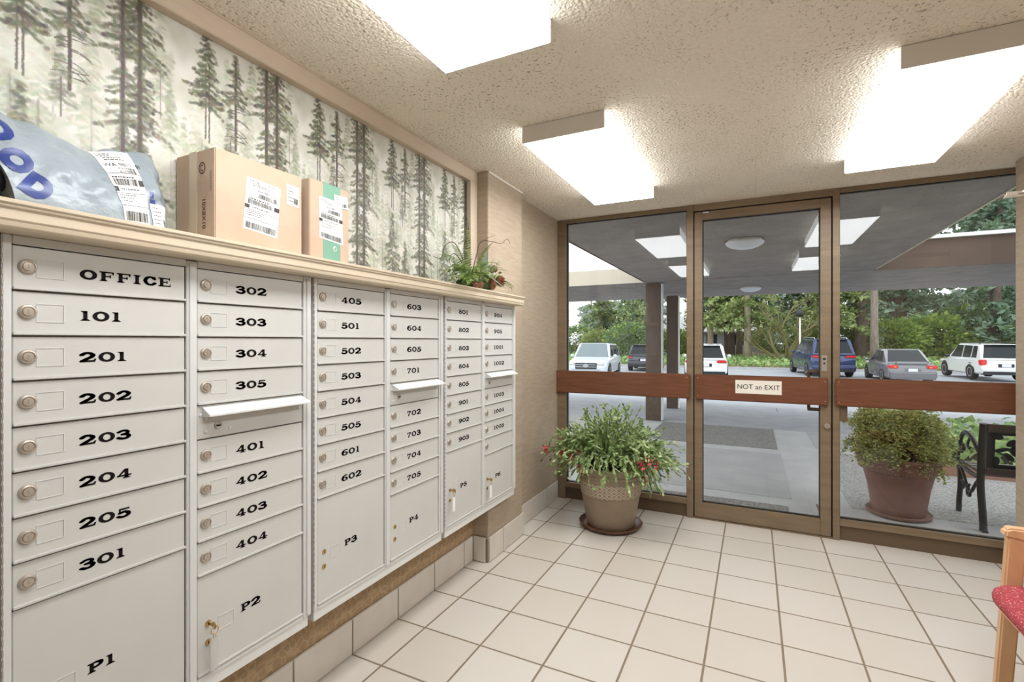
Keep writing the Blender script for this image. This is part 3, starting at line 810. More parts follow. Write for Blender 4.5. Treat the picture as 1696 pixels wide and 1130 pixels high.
# ---------------------------------------------------------------- moulded ledge above the mailboxes
def ledge():
    prof = [(XW + .001, 1.689), (-1.362, 1.689), (-1.362, 1.680), (-1.366, 1.678), (-1.366, 1.673), (-1.371, 1.669), (-1.371, 1.648), (-1.374, 1.646), (-1.374, 1.643), (-1.376, 1.634), (-1.382, 1.6295), (-1.388, 1.6282), (XW + .001, 1.6282)]
    # ends with a square return past the last bank
    b = MB().prism(prof, 'y', -.6, 2.934)
    o = b.build('ledge', M['cornice'], bevel=.001)
    tag(o, 'cream moulded wooden ledge running along the top of the mailboxes', 'ledge')
ledge()

# ---------------------------------------------------------------- parcels on the ledge
SH = 1.689
def shipping_label(name, parent, w, h, fn, seed, title=None, code=None, m_cut=.02):
    """white label with rules, bar codes and lettering; fn maps (0..1, 0..1) to a point"""
    rg = random.Random(seed); b = MB()
    def rect(u0, u1, v0, v1, m, e):
        nu = max(1, int((u1 - u0) * w / m_cut)); nv = max(1, int((v1 - v0) * h / m_cut))
        vs = [fn(u0 + (u1 - u0) * i / nu, v0 + (v1 - v0) * j / nv, e) for j in range(nv + 1) for i in range(nu + 1)]
        b.add(vs, [(j * (nu + 1) + i, j * (nu + 1) + i + 1, (j + 1) * (nu + 1) + i + 1, (j + 1) * (nu + 1) + i) for j in range(nv) for i in range(nu)], m)
    def bars(u0, u1, v0, v1):
        u = u0
        while u < u1 - .008:
            k = rg.choice((.006, .006, .011, .016)); rect(u, min(u + k, u1), v0, v1, 1, .0009); u += k + rg.choice((.006, .009, .013))
    rect(0, 1, 0, 1, 0, .0004)
    def line(u0, v, n, s=.012):
        for i in range(n):
            k = rg.uniform(.03, .09); rect(u0, u0 + k, v, v + s, 2, .0009); u0 += k + .02
    if code == 'small':
        for k in range(5): line(.1, .82 - k * .16, 5, .04)
        bars(.55, .9, .1, .4)
    else:
        for k in range(4): line(.08 + .1 * (k > 1), .95 - .03 * k, 4 if k < 2 else 6)
        line(.62, .95, 3)
        for v in (.66, .39, .22): rect(0, 1, v, v + .006, 1, .0009)
        bars(.35, .9, .67, .745); bars(.08, .8, .50, .59); bars(.06, .94, .03, .15)
        rect(.84, 1, .50, .585, 2, .0009); rect(.0, .13, .41, .48, 2, .0009)
        line(.08, .60, 8, .02); line(.2, .44, 7, .016)
        for k in range(3): line(.06, .36 - .04 * k, 7 - k)
        text_mb(code or 'WA 980 0 - 01', .16 * h * .45, lambda a, c: fn(.62 + a / w, .785 + c / h, .0009), 1, b, cut=.01)
        if title: text_mb(title, .05 * h, lambda a, c: fn(.5 + a / w, .93 + c / h, .0009), 2, b, cut=.01)
    return b.build(name, [M['label'], M['ink'], M['label_ink']], parent)

def carton(name, label, x0, x1, y0, y1, h):
    r = thing(name, label, 'box', ((x0 + x1) / 2, (y0 + y1) / 2, SH))
    a, c = (x1 - x0) / 2, (y1 - y0) / 2
    b = MB(); b.box(-a, a, -c, c, .001, h)
    o = b.build('carton', M['card'], r, bevel=.003)
    f = MB(); f.box(-a + .004, a - .004, -.001, .001, h - .0005, h + .0008); f.build('flap_seam', M['card_print'], r)
    return r, a, c, h
def box_one():
    r, a, c, h = carton('cardboard_box', 'larger brown cardboard box on the ledge with two white labels, beside the pale blue bag', -1.602, -1.41, .884, 1.190, .276)
    # tape down the left face, over the top seam
    t = MB(); t.box(-.028, .010, -c - .0006, -c + .002, .002, h); t.box(-.028, .010, -c, c, h, h + .0012); t.build('packing_tape', M['tape'], r)
    p = MB(); y = -c - .0008
    P = lambda u, v: (u, y, v)
    for q in ring(0, 0, .016, .018, .0125, .0145, 28): p.add([P(.036 + s[0], .222 + s[1]) for s in q], [(0, 1, 2, 3)])
    for q in ring(0, 0, .0085, .010, .006, .007, 20)[3:18]: p.add([P(.036 + s[0], .222 + s[1]) for s in q], [(0, 1, 2, 3)])
    for (R, k) in ((.031, .0012), (.026, .0008), (.015, .0008)):
        for q in ring(0, 0, R, R * 1.1, R - k, R * 1.1 - k, 36): p.add([P(.040 + s[0], .165 + s[1]) for s in q], [(0, 1, 2, 3)], 1)
    for k in range(9):
        an = k * .7; p.add([P(.040 + .02 * math.cos(an), .165 + .02 * math.sin(an)), P(.040 + .022 * math.cos(an + .2), .165 + .022 * math.sin(an + .2)), P(.040 + .012 * math.cos(an + .5), .165 + .012 * math.sin(an + .5))], [(0, 1, 2)], 1)
    rot = lambda cx, cz: (lambda u, v: P(cx + v, cz - u))
    text_mb('10X8X10', .0235, rot(.044, .086), 0, p, bold=.0002)
    text_mb('COMPOSTABLE', .0085, rot(.078, .178), 0, p)
    p.add([P(.05, .012), P(.066, .024), P(.060, .004)], [(0, 1, 2)], 1); p.add([P(.068, .026), P(.078, .02), P(.072, .008)], [(0, 1, 2)], 1)
    p.build('printing', [M['card_print'], M['card']], r)
    q = [(.985, 1.909), (1.105, 1.902), (1.091, 1.735), (.971, 1.746)]
    def fn(u, v, e, Q=q):
        top = (Q[0][0] + (Q[1][0] - Q[0][0]) * u, Q[0][1] + (Q[1][1] - Q[0][1]) * u); bot = (Q[3][0] + (Q[2][0] - Q[3][0]) * u, Q[3][1] + (Q[2][1] - Q[3][1]) * u)
        return (a + e, bot[0] + (top[0] - bot[0]) * v - 1.037, bot[1] + (top[1] - bot[1]) * v - SH)
    shipping_label('shipping_label', r, .12, .165, fn, 3)
    q2 = [(1.128, 1.927), (1.178, 1.925), (1.177, 1.856), (1.128, 1.86)]
    shipping_label('small_label', r, .05, .068, lambda u, v, e: fn(u, v, e, q2), 4, code='small')
def box_two():
    r, a, c, h = carton('cardboard_box', 'narrower brown cardboard box on the ledge with a strip of green tape', -1.56, -1.41, 1.222, 1.408, .287)
    t = MB(); t.box(a - .002, a + .0006, -.032, .050, .002, h); t.box(-a, a, -.032, .050, h, h + .001); t.build('green_tape', M['tape_green'], r)
    q = [(1.263, 1.923), (1.372, 1.921), (1.378, 1.762), (1.266, 1.772)]
    def fn(u, v, e, Q=q):
        top = (Q[0][0] + (Q[1][0] - Q[0][0]) * u, Q[0][1] + (Q[1][1] - Q[0][1]) * u); bot = (Q[3][0] + (Q[2][0] - Q[3][0]) * u, Q[3][1] + (Q[2][1] - Q[3][1]) * u)
        return (a + .0006 + e, bot[0] + (top[0] - bot[0]) * v - 1.315, bot[1] + (top[1] - bot[1]) * v - SH)
    shipping_label('shipping_label', r, .11, .155, fn, 7)
    q2 = [(1.331, 1.945), (1.397, 1.950), (1.403, 1.904), (1.340, 1.898)]
    shipping_label('small_label', r, .066, .046, lambda u, v, e: fn(u, v, e + .001, q2), 8, code='small')
    # white printed squiggle on the tape
    s = MB(); s.tube([(a + .001, .022 + .008 * math.cos(t) + .002 * t / 6, .055 + .008 * math.sin(t) - .003 * t / 6) for t in [k * .5 for k in range(22)]], .0009, 5)
    s.build('printing', M['label'], r, smooth=True)
box_one(); box_two()

TY = [0.0, .25, .46, .55, .62, .66, .74, .785, .80]; TZ = [1.88, 1.925, 1.940, 1.920, 1.902, 1.902, 1.930, 1.942, 1.935]
def bag_zt(y): return float(np.interp(y, TY, TZ)) + .004 * math.sin(y * 47) + .003 * math.sin(y * 83 + 1)
def bag_zb(y): return 1.6905 + (min(.13, 0.05 + 2.2 * (.452 - y)) * min(1, (.462 - y) / .01) if y < .462 else 0)
def bag_x(y, z, e=0.0):
    zt = bag_zt(y); t = min(1, max(0, (z - 1.694) / (zt - 1.694)))
    D = float(np.interp(y, [.0, .2, .45, .7, .77, .80], [.06, .12, .155, .145, .125, .075]))
    x = -1.575 + D * max(0, math.cos(t * math.pi / 2)) ** .8
    k = math.sin(math.pi * min(1, t * 1.02)) 
    x += k * (.0045 * math.sin(31 * y + 40 * z) + .0035 * math.sin(67 * y - 52 * z + 1.3) + .0025 * math.sin(120 * (z - .45 * y) + 2) * math.sin(18 * y))
    x += k * .8 * (.0018 * math.sin(150 * (z + .35 * y) + 3 * math.sin(23 * y)) * (.5 + .5 * math.sin(14 * y + 1)) + .0016 * math.sin(200 * (.8 * z - .5 * y) + 2 * math.sin(31 * z)) * max(0, math.sin(21 * y - 12 * z))) * min(1, max(0, (y - .51) / .05))
    x -= k * .010 * math.exp(-((y - .615 - .25 * (1.9 - z)) / .010) ** 2) * (1 if z > 1.80 else .3)
    x += k * .006 * math.exp(-((y - .56 - .9 * (1.86 - z)) / .02) ** 2) * (1 if z < 1.86 else 0)
    return x + e
def bag():
    r = thing('poly_mailer', 'pale blue plastic mailing bag with dark blue lettering, leftmost on the ledge', 'parcel', (-1.49, .45, SH))
    L = lambda p: (p[0] + 1.49, p[1] - .45, p[2] - SH)
    b = MB(); ny, nz = 150, 56
    ys = [.06 + .74 * i / ny for i in range(ny + 1)]
    F = []
    for y in ys:
        zb, zt = bag_zb(y), bag_zt(y)
        F.append([L((bag_x(y, zb + (zt - zb) * j / nz), y, zb + (zt - zb) * j / nz)) for j in range(nz + 1)])
    K = [[L((-1.578 + .012 * math.sin(math.pi * j / nz), y, bag_zb(y) + (bag_zt(y) - bag_zb(y)) * j / nz)) for j in range(nz + 1)] for y in ys]
    n1 = nz + 1
    b.add([p for R in F for p in R] + [p for R in K for p in R], [])
    o = (ny + 1) * n1
    for i in range(ny):
        for j in range(nz):
            b.f.append((i * n1 + j, (i + 1) * n1 + j, (i + 1) * n1 + j + 1, i * n1 + j + 1)); b.m.append(0)
            b.f.append((o + i * n1 + j, o + i * n1 + j + 1, o + (i + 1) * n1 + j + 1, o + (i + 1) * n1 + j)); b.m.append(0)
        b.f.append((i * n1, o + i * n1, o + (i + 1) * n1, (i + 1) * n1)); b.m.append(0)
        b.f.append((i * n1 + nz, (i + 1) * n1 + nz, o + (i + 1) * n1 + nz, o + i * n1 + nz)); b.m.append(0)
    for i in (0, ny):
        for j in range(nz): b.f.append((i * n1 + j, i * n1 + j + 1, o + i * n1 + j + 1, o + i * n1 + j)); b.m.append(0)
    b.build('bag_film', M['poly'], r, smooth=50)
    # sealed right-hand edge
    s = MB(); pts = [(-1.545, .80, 1.6955 + .24 * k / 14) for k in range(15)]
    vs = []
    for k, p in enumerate(pts):
        w = .012 + .006 * math.sin(k * 1.3); vs += [L((bag_x(.797, p[2]) , .797, p[2])), L((bag_x(.797, p[2]) - .01, .80 + w * .5, p[2])), ]
    s.add(vs, [(2 * k, 2 * k + 1, 2 * k + 3, 2 * k + 2) for k in range(14)])
    s.build('seal', M['poly'], r, smooth=True)
    # lettering running down to the right: the visible end of a word
    t = MB(); ca, sa = math.cos(-.93), math.sin(-.93)
    for ch, (cy, cz), an in (('O', (.448, 1.862), -.85), ('O', (.468, 1.791), -.9), ('D', (.4965, 1.7375), -.62)):
        ca, sa = math.cos(an), math.sin(an)
        def fn(a, c, cy=cy, cz=cz, ca=ca, sa=sa):
            a *= .84; y = cy + a * ca - c * sa; z = cz + a * sa + c * ca
            return L((bag_x(y, z, .0012), y, z))
        text_mb(ch, .075, fn, 0, None, bold=.006, cut=.008).build('letter', M['blue_ink'], r)
    q = [(.648, 1.896), (.733, 1.920), (.727, 1.701), (.666, 1.697)]
    def fn(u, v, e, Q=q):
        top = (Q[0][0] + (Q[1][0] - Q[0][0]) * u, Q[0][1] + (Q[1][1] - Q[0][1]) * u); bot = (Q[3][0] + (Q[2][0] - Q[3][0]) * u, Q[3][1] + (Q[2][1] - Q[3][1]) * u)
        y, z = bot[0] + (top[0] - bot[0]) * v, bot[1] + (top[1] - bot[1]) * v
        return L((bag_x(y, z, .0012 + e), y, z))
    shipping_label('shipping_label', r, .08, .2, fn, 11, m_cut=.008)
    q2 = [(.735, 1.766), (.788, 1.770), (.796, 1.704), (.738, 1.700)]
    shipping_label('small_label', r, .05, .06, lambda u, v, e: fn(u, v, e + .0005, q2), 12, code='small', m_cut=.008)
    p = MB()
    for (y0, y1, z0, z1) in ((.738, .748, 1.782, 1.80), (.737, .752, 1.768, 1.779)):
        p.add([L((bag_x(y, z, .0015), y, z)) for y, z in ((y0, z0), (y1, z0), (y1, z1), (y0, z1))], [(0, 1, 2, 3)])
    p.build('printing', M['blue_ink'], r)
    k = MB(); k.ball((0, 0, 0), (.05, .13, .055), 20, 12)
    for i, v in enumerate(k.v): k.v[i] = (v[0] + .004 * math.sin(40 * v[1]), v[1] + .006 * math.sin(60 * v[2]), max(-.05, v[2]))
    o = k.build('black_parcel', M['black_film'], smooth=True, loc=(-1.46, .335, SH + .0505))
    tag(o, 'black plastic parcel half hidden under the left end of the pale blue bag', 'parcel')
bag()

# ---------------------------------------------------------------- fern and pine-cone arrangement
def frond(b, base, d, length, droop, width, seed, n=22, mi=0):
    rg = random.Random(seed); d = Vector(d).normalized(); p = Vector(base); side = d.cross(Vector((0, 0, 1)))
    side = side.normalized() if side.length > .1 else Vector((0, 1, 0))
    pts = []
    for i in range(n + 1):
        pts.append(p.copy()); d = (d + Vector((0, 0, -droop / n))).normalized(); p = p + d * length / n
    b.tube(pts, [.0016 * (1 - .7 * i / n) for i in range(n + 1)], 5, 0)
    for i in range(2, n + 1):
        t = i / n; w = width * math.sin(math.pi * min(1, .12 + .88 * t) ** .8) * rg.uniform(.85, 1.1) + .004
        dd = (pts[min(i + 1, n)] - pts[i - 1]).normalized(); up = side.cross(dd).normalized()
        for s in (-1, 1):
            a = pts[i]; tip = a + (side * s * .9 + dd * .45 - up * .15).normalized() * w
            h = dd * (length / n * .30); mid = (a + tip) / 2 + up * w * .12
            b.add([a - h * .6, mid - h, tip, mid + h, a + h * .6], [(0, 1, 2, 3, 4)], mi if rg.random() < .6 else 1 - mi)
def pine_cone(parent, loc, axis, L, R, seed):
    b = MB(); n = 9; rg = random.Random(seed)
    b.lathe([(.001, -L * .48), (R * .6, -L * .3), (R * .7, -.05 * L), (R * .45, L * .3), (.001, L * .47)], n=12)
    for i in range(n):
        t = (i + .5) / n; z = (t - .5) * L; rr = R * math.sin(math.pi * (.12 + .83 * t)) ** .7
        m = max(5, int(11 * rr / R))
        for k in range(m):
            an = 2 * math.pi * (k + .5 * (i % 2)) / m; ca, sa = math.cos(an), math.sin(an); w = 3.0 * rr / m
            b.add([(ca * rr * .55 - sa * w * .5, sa * rr * .55 + ca * w * .5, z - .002), (ca * rr * .55 + sa * w * .5, sa * rr * .55 - ca * w * .5, z - .002),
                   (ca * rr + sa * w * .35, sa * rr - ca * w * .35, z + .006), (ca * rr * 1.06, sa * rr * 1.06, z + .009), (ca * rr - sa * w * .35, sa * rr + ca * w * .35, z + .006),
                   (ca * rr * .9, sa * rr * .9, z + .001)], [(0, 1, 2, 3, 4), (0, 5, 1), (1, 5, 2), (2, 5, 3), (3, 5, 4), (4, 5, 0)])
    q = Vector((0, 0, 1)).rotation_difference(Vector(axis)).to_matrix().to_4x4(); b.xf(Matrix.Translation(loc) @ q)
    return b.build('pine_cone', M['cone'], parent)
def arrangement():
    r = thing('fern_arrangement', 'arrangement of artificial ferns, twigs and pine cones at the right end of the ledge', 'plant arrangement', (-1.465, 2.40, SH))
    r.scale = (1.12, 1.12, 1.12)
    m = MB(); m.ball((0, .05, .03), (.06, .16, .032), 20, 10)
    for i, v in enumerate(m.v): m.v[i] = (v[0], v[1], max(.001, v[2] + .006 * math.sin(70 * v[0] + 3) * math.sin(60 * v[1])))
    m.build('moss_base', M['moss'], r, smooth=True)
    rg = random.Random(9)
    S = [((.01, -.03, .05), (.30, -.70, .45), .30, .9, .030), ((.02, -.05, .05), (.35, -.8, .25), .30, .8, .032), ((.03, -.06, .04), (.45, -.75, .05), .29, .45, .032), ((.03, -.10, .04), (.35, -.75, .05), .24, .3, .028),
         ((.03, -.04, .06), (.5, -.6, .5), .26, 1.2, .032), ((.03, -.07, .05), (.55, -.6, .2), .24, .8, .03), ((.04, -.02, .06), (.6, -.35, .35), .20, 1.1, .03), ((.02, -.08, .07), (.2, -.8, .35), .28, .9, .03),
         ((.0, -.06, .07), (.1, -.75, .6), .30, 1.0, .03), ((.03, -.12, .05), (.5, -.5, .15), .18, .8, .028), ((.04, -.14, .04), (.5, -.7, .1), .17, .5, .026), ((.0, -.04, .06), (.1, -.5, .9), .24, 1.2, .028),
         ((0, -.02, .06), (.05, -.10, 1.0), .27, .4, .024), ((0, 0, .06), (.12, .45, .75), .26, 1.5, .028), ((.01, .02, .06), (.25, -.05, .8), .22, 1.3, .028), ((.02, .0, .05), (.4, -.35, .5), .24, 1.1, .032),
         ((.02, .04, .05), (.3, .3, .6), .18, 1.4, .026), ((.03, .0, .07), (.5, .1, .6), .17, 1.5, .026),
         ((.03, .14, .055), (.18, .90, .42), .23, .9, .020), ((.03, .13, .06), (.22, .9, .30), .22, .8, .018), ((.02, .12, .06), (.12, .85, .6), .2, 1.1, .02), ((.035, .15, .05), (.25, .75, .25), .17, .8, .016)]
    for i, (p, d, L, dr, w) in enumerate(S):
        b = MB(); frond(b, p, d, L, dr, w, i); b.build('frond', M['fern'], r)
    for i, (p, d, L, dr) in enumerate((((.05, .06, .10), (.45, .25, -.4), .14, .6), ((.04, .07, .10), (.3, -.35, .5), .12, .6), ((.05, .09, .09), (.4, .4, .6), .10, .8), ((.03, .11, .08), (.4, .1, .9), .11, .8))):
        d = Vector(d).normalized(); sd = d.cross(Vector((0, 0, 1))).normalized(); b = MB(); p = Vector(p)
        for k in range(6):
            a = p + d * L * k / 6; c = p + d * L * (k + 1) / 6; w0 = .016 * math.sin(math.pi * (k / 6) ** .7 + .02); w1 = .016 * math.sin(math.pi * ((k + 1) / 6) ** .7 + .02)
            j = .003 * (k % 2)
            b.add([a - sd * w0, a + Vector((0, 0, -.004)), a + sd * w0, c + sd * (w1 + j), c + Vector((0, 0, -.004)), c - sd * (w1 + j)], [(0, 1, 4, 5), (1, 2, 3, 4)])
        b.build('sage_leaf', M['sage'], r)
    b = MB(); C = []
    for k in range(130): C.append((rg.gauss(.03, .02), rg.gauss(.12, .05), rg.gauss(.085, .022)))
    for k in range(160): C.append((rg.gauss(.02, .03), rg.gauss(-.09, .06), rg.gauss(.065, .025)))
    C = [(x, y, max(z, .02)) for x, y, z in C]
    link('filler_leaves', leaf_mesh('filler_leaves', C, .028, 4, M['fern'] + M['sage']), r)
    pine_cone(r, (.062, .125, .045), (.2, -.25, .95), .075, .025, 1); pine_cone(r, (.055, -.02, .02), (.1, .95, .2), .075, .026, 2)
    pine_cone(r, (.066, .205, .065), (.7, .5, .3), .05, .034, 3); pine_cone(r, (.045, .165, .125), (.3, .2, .9), .04, .024, 4)
    t = MB()
    def twig(P, r0): t.tube(spline3(P), [r0 * (1 - .6 * i / (6 * (len(P) - 1))) for i in range(6 * (len(P) - 1) + 1)], 6)
    def spline3(P, n=6):
        a = spline([(p[0], p[1]) for p in P], n); c = spline([(p[2], 0) for p in P], n); return [(q[0], q[1], s[0]) for q, s in zip(a, c)]
    twig([(0, -.02, .05), (.0, -.08, .16), (.02, -.18, .21), (.03, -.27, .18), (.03, -.30, .12), (.03, -.36, .115)], .0028)
    twig([(0, -.02, .05), (0, -.09, .14), (.01, -.17, .16), (.02, -.22, .12), (.02, -.2, .09)], .0026)
    twig([(0, 0, .05), (-.0, .06, .18), (.0, .11, .27), (.02, .20, .285), (.03, .29, .29), (.04, .34, .325), (.045, .37, .30)], .0026)
    twig([(0, .10, .26), (.01, .17, .30), (.02, .235, .325)], .0016)
    twig([(0, -.03, .05), (0, -.06, .2), (.01, -.03, .30), (.01, -.05, .36)], .0022)
    twig([(.02, -.05, .05), (.04, -.12, .10), (.05, -.2, .10), (.06, -.26, .085)], .0022)
    twig([(.04, .17, .07), (.06, .27, .075), (.065, .33, .06), (.066, .355, .025)], .0018)
    t.build('twig', M['twig'], r, smooth=True)
arrangement()

# ---------------------------------------------------------------- potted cactus by the glass
def potted_cactus():
    cx, cy = -.975, 3.635
    s = MB().lathe([(.0, .004), (.20, .004), (.222, .012), (.236, .034), (.230, .036), (.212, .018), (.19, .014), (0, .014)], n=48)
    o = s.build('plant_saucer', M['saucer'], smooth=40, loc=(cx, cy, 0)); tag(o, 'stained brown saucer under the taupe flower pot by the glass', 'saucer')
    r = thing('potted_cactus', 'leafy green cactus with pink flowers in a taupe pot in the corner', 'potted plant', (cx, cy, .0145))
    pr_ = [(0, .0), (.168, .0), (.176, .010), (.182, .03), (.214, .22), (.2185, .236), (.2215, .240), (.2335, .345), (.236, .350), (.2375, .357), (.2365, .364), (.233, .370), (.234, .378), (.2425, .388), (.2425, .396), (.238, .400), (.240, .415), (.2455, .440), (.2455, .449), (.240, .453), (.226, .452), (.220, .440), (.215, .40), (0, .40)]
    MB().lathe(pr_, n=72).build('pot', M['pot'], r, smooth=35)
    # diamond relief band: pale lozenges with taupe centres
    d = MB(); n = 21; zc = [.262, .2925, .323]
    def P(an, z, e): q = .2215 + (.2335 - .2215) * (z - .240) / .105 + e; return (q * math.cos(an), q * math.sin(an), z)
    st = 2 * math.pi / n
    for row in range(5):
        zz = .2435 + row * .0245; off = .5 * (row % 2)
        for k in range(n):
            a = (k + off) * st; hw, hh = st * .44, .0215
            z0, z1 = max(zz - hh, .2425), min(zz + hh, .3435)
            def lz(sw, e0, m):
                pts = []
                w_, h_ = hw * sw, hh * sw
                poly = [(0, -h_), (w_, 0), (0, h_), (-w_, 0)]
                lo, hi = .2425 - zz, .3435 - zz
                def clip(pl, sgn, lim):
                    out = []
                    for i in range(len(pl)):
                        A, B = pl[i], pl[(i + 1) % len(pl)]; ia, ib = sgn * A[1] <= sgn * lim, sgn * B[1] <= sgn * lim
                        if ia: out.append(A)
                        if ia != ib: t = (lim - A[1]) / (B[1] - A[1]); out.append((A[0] + (B[0] - A[0]) * t, lim))
                    return out
                poly = clip(clip(poly, 1, hi), -1, lo)
                if len(poly) > 2: d.add([P(a + q[0], zz + q[1], e0) for q in poly], [tuple(range(len(poly)))], m)
            lz(1.0, .0012, 0); lz(.5, .0018, 1)
    d.build('diamond_band', [M['pot_light'], M['pot']], r)
    MB().lathe([(0, .41), (.216, .41), (.2, .425), (0, .435)], n=32).build('soil', M['soil'], r, smooth=True)
    rg = random.Random(21); V = []; Fc = []; Mi = []; tips = []
    def segment(p, d, L, w, mi):
        side = d.cross(Vector((rg.gauss(0, .5), rg.gauss(0, .5), 1))); side = side.normalized() if side.length > .05 else Vector((1, 0, 0))
        up = side.cross(d).normalized(); o = len(V)
        for (t, k, h) in ((0, .22, 0), (.35, .85, .10), (.8, 1.0, .12), (1.0, .45, .02)):
            for s_ in (-1, 1): V.append(tuple(p + d * L * t + side * s_ * w * k * .5))
            V.append(tuple(p + d * L * t + up * w * h))
        for q in range(3):
            a = o + 3 * q
            Fc.append((a, a + 2, a + 5, a + 3)); Mi.append(mi); Fc.append((a + 2, a + 1, a + 4, a + 5)); Mi.append(mi)
    def ok(q): return q.x + cx > XF + .02 and q.y + cy < GY - .085 and not (q.z < .458 and .20 < math.hypot(q.x, q.y) < .256)
    def run(p, d, n, fork):
        for i in range(n):
            d = (d + Vector((rg.gauss(0, .22), rg.gauss(0, .22), rg.gauss(-.03, .16)))).normalized(); q = p + d * .025
            if not ok(q): return
            segment(p, d, .029, rg.uniform(.015, .021), 0 if rg.random() < .55 else 1); p = q
        tips.append((p, d))
    def stem(base, tgt, sag):
        ctl = base.lerp(tgt, .55) + Vector((0, 0, .10 + sag)); n = max(4, int((tgt - base).length * 1.12 / .025)); p = base.copy(); d = Vector((0, 0, 1))
        for i in range(1, n + 1):
            t = i / n; q = base * (1 - t) ** 2 + ctl * 2 * t * (1 - t) + tgt * t * t + Vector((rg.gauss(0, .004), rg.gauss(0, .004), rg.gauss(0, .004)))
            if not ok(q): break
            if (q - p).length < 1e-4: continue
            d = (q - p).normalized()
            if t > .25: segment(p, d, (q - p).length * 1.15, rg.uniform(.015, .021), 0 if rg.random() < .55 else 1)
            p = q
            if t > .45 and rg.random() < .30:
                run(p, (d + Vector((rg.gauss(0, .6), rg.gauss(0, .6), rg.gauss(.15, .4)))).normalized(), rg.randint(2, 3), 1)
        run(p, d, rg.randint(1, 2), 0)
    for k in range(430):
        an = 2 * math.pi * k * .61803; el = math.asin(rg.uniform(-.20, 1.0)); q = rg.uniform(.62, 1.0) if k % 4 else rg.uniform(.35, .7)
        ca, sa = math.cos(an), math.sin(an)
        tgt = Vector((ca * .54 * math.cos(el) * q + .01, sa * .40 * math.cos(el) * q - .02, .46 + .46 * math.sin(el) * q * (1 - .25 * abs(ca) * math.cos(el))))
        if tgt.x + cx < XF + .05: tgt.x = XF + .05 - cx
        if tgt.y + cy > GY - .10: tgt.y = GY - .10 - cy
        stem(Vector((ca * .13 * rg.random(), sa * .13 * rg.random(), .43)), tgt, .12 if math.sin(el) < .2 else .02)
    # the trailing spray on the right and the drooping stems that carry the flowers
    for k in range(10): stem(Vector((.06, -.06, .43)), Vector((.35 + rg.gauss(0, .035), -.23 + rg.gauss(0, .02), .44 - .010 * k)), .26)
    WANT = [(-.49, -.085, .525), (-.339, -.135, .52), (-.235, -.225, .535), (-.168, -.225, .565), (-.145, -.265, .46), (.278, -.275, .53), (.323, -.255, .565), (.375, -.185, .52), (.303, -.24, .42)]
    for w_ in WANT:
        w_ = Vector(w_)
        for _ in range(2): stem(Vector((w_.x * .3, w_.y * .4, .43)), w_ + Vector((rg.gauss(0, .01), rg.gauss(0, .01), .035)), .22)
    me = bpy.data.meshes.new('foliage'); me.from_pydata(V, [], Fc)
    for m in M['cactus']: me.materials.append(m)
    me.polygons.foreach_set('material_index', Mi)
    link('foliage', me, r)
    # old woody stems in the middle
    b = MB()
    for k in range(14):
        an = k * 2.4; R = .05 + .09 * rg.random()
        b.tube([(R * .5 * math.cos(an), R * .5 * math.sin(an), .42), (R * 1.1 * math.cos(an), R * 1.1 * math.sin(an), .50), (R * 1.9 * math.cos(an + .2), R * 1.9 * math.sin(an + .2), .55)], [.008, .006, .004], 6)
    b.build('woody_stems', M['bark_pale'], r, smooth=True)
    for w_ in WANT:
        p = Vector(w_) + Vector((0, 0, .025)); d = Vector((rg.gauss(0, .2), rg.gauss(0, .2) - .15, -1)).normalized(); f = MB(); sd = d.orthogonal().normalized(); up = d.cross(sd)
        f.tube([p, p + d * .018, p + d * .034], [.003, .005, .003], 6, 0)
        for ringi, (st_, L, sp) in enumerate(((.006, .034, 1.1), (.022, .036, .9), (.036, .028, .5))):
            for k in range(7):
                an = 2 * math.pi * (k + .5 * ringi) / 7; o_ = sd * math.cos(an) + up * math.sin(an); tn = sd * -math.sin(an) + up * math.cos(an)
                a = p + d * st_; tip = a + o_ * L * sp + d * L * (.3 if ringi < 2 else .8) - d * (.012 if ringi == 0 else 0)
                mid = a + (tip - a) * .55 + o_ * .003
                f.add([a, mid - tn * .011, tip, mid + tn * .011], [(0, 1, 2, 3)], 0 if ringi < 2 else 1)
        f.tube([p + d * .034, p + d * .055], .0012, 5, 1)
        f.build('flower', M['flower'], r)
potted_cactus()

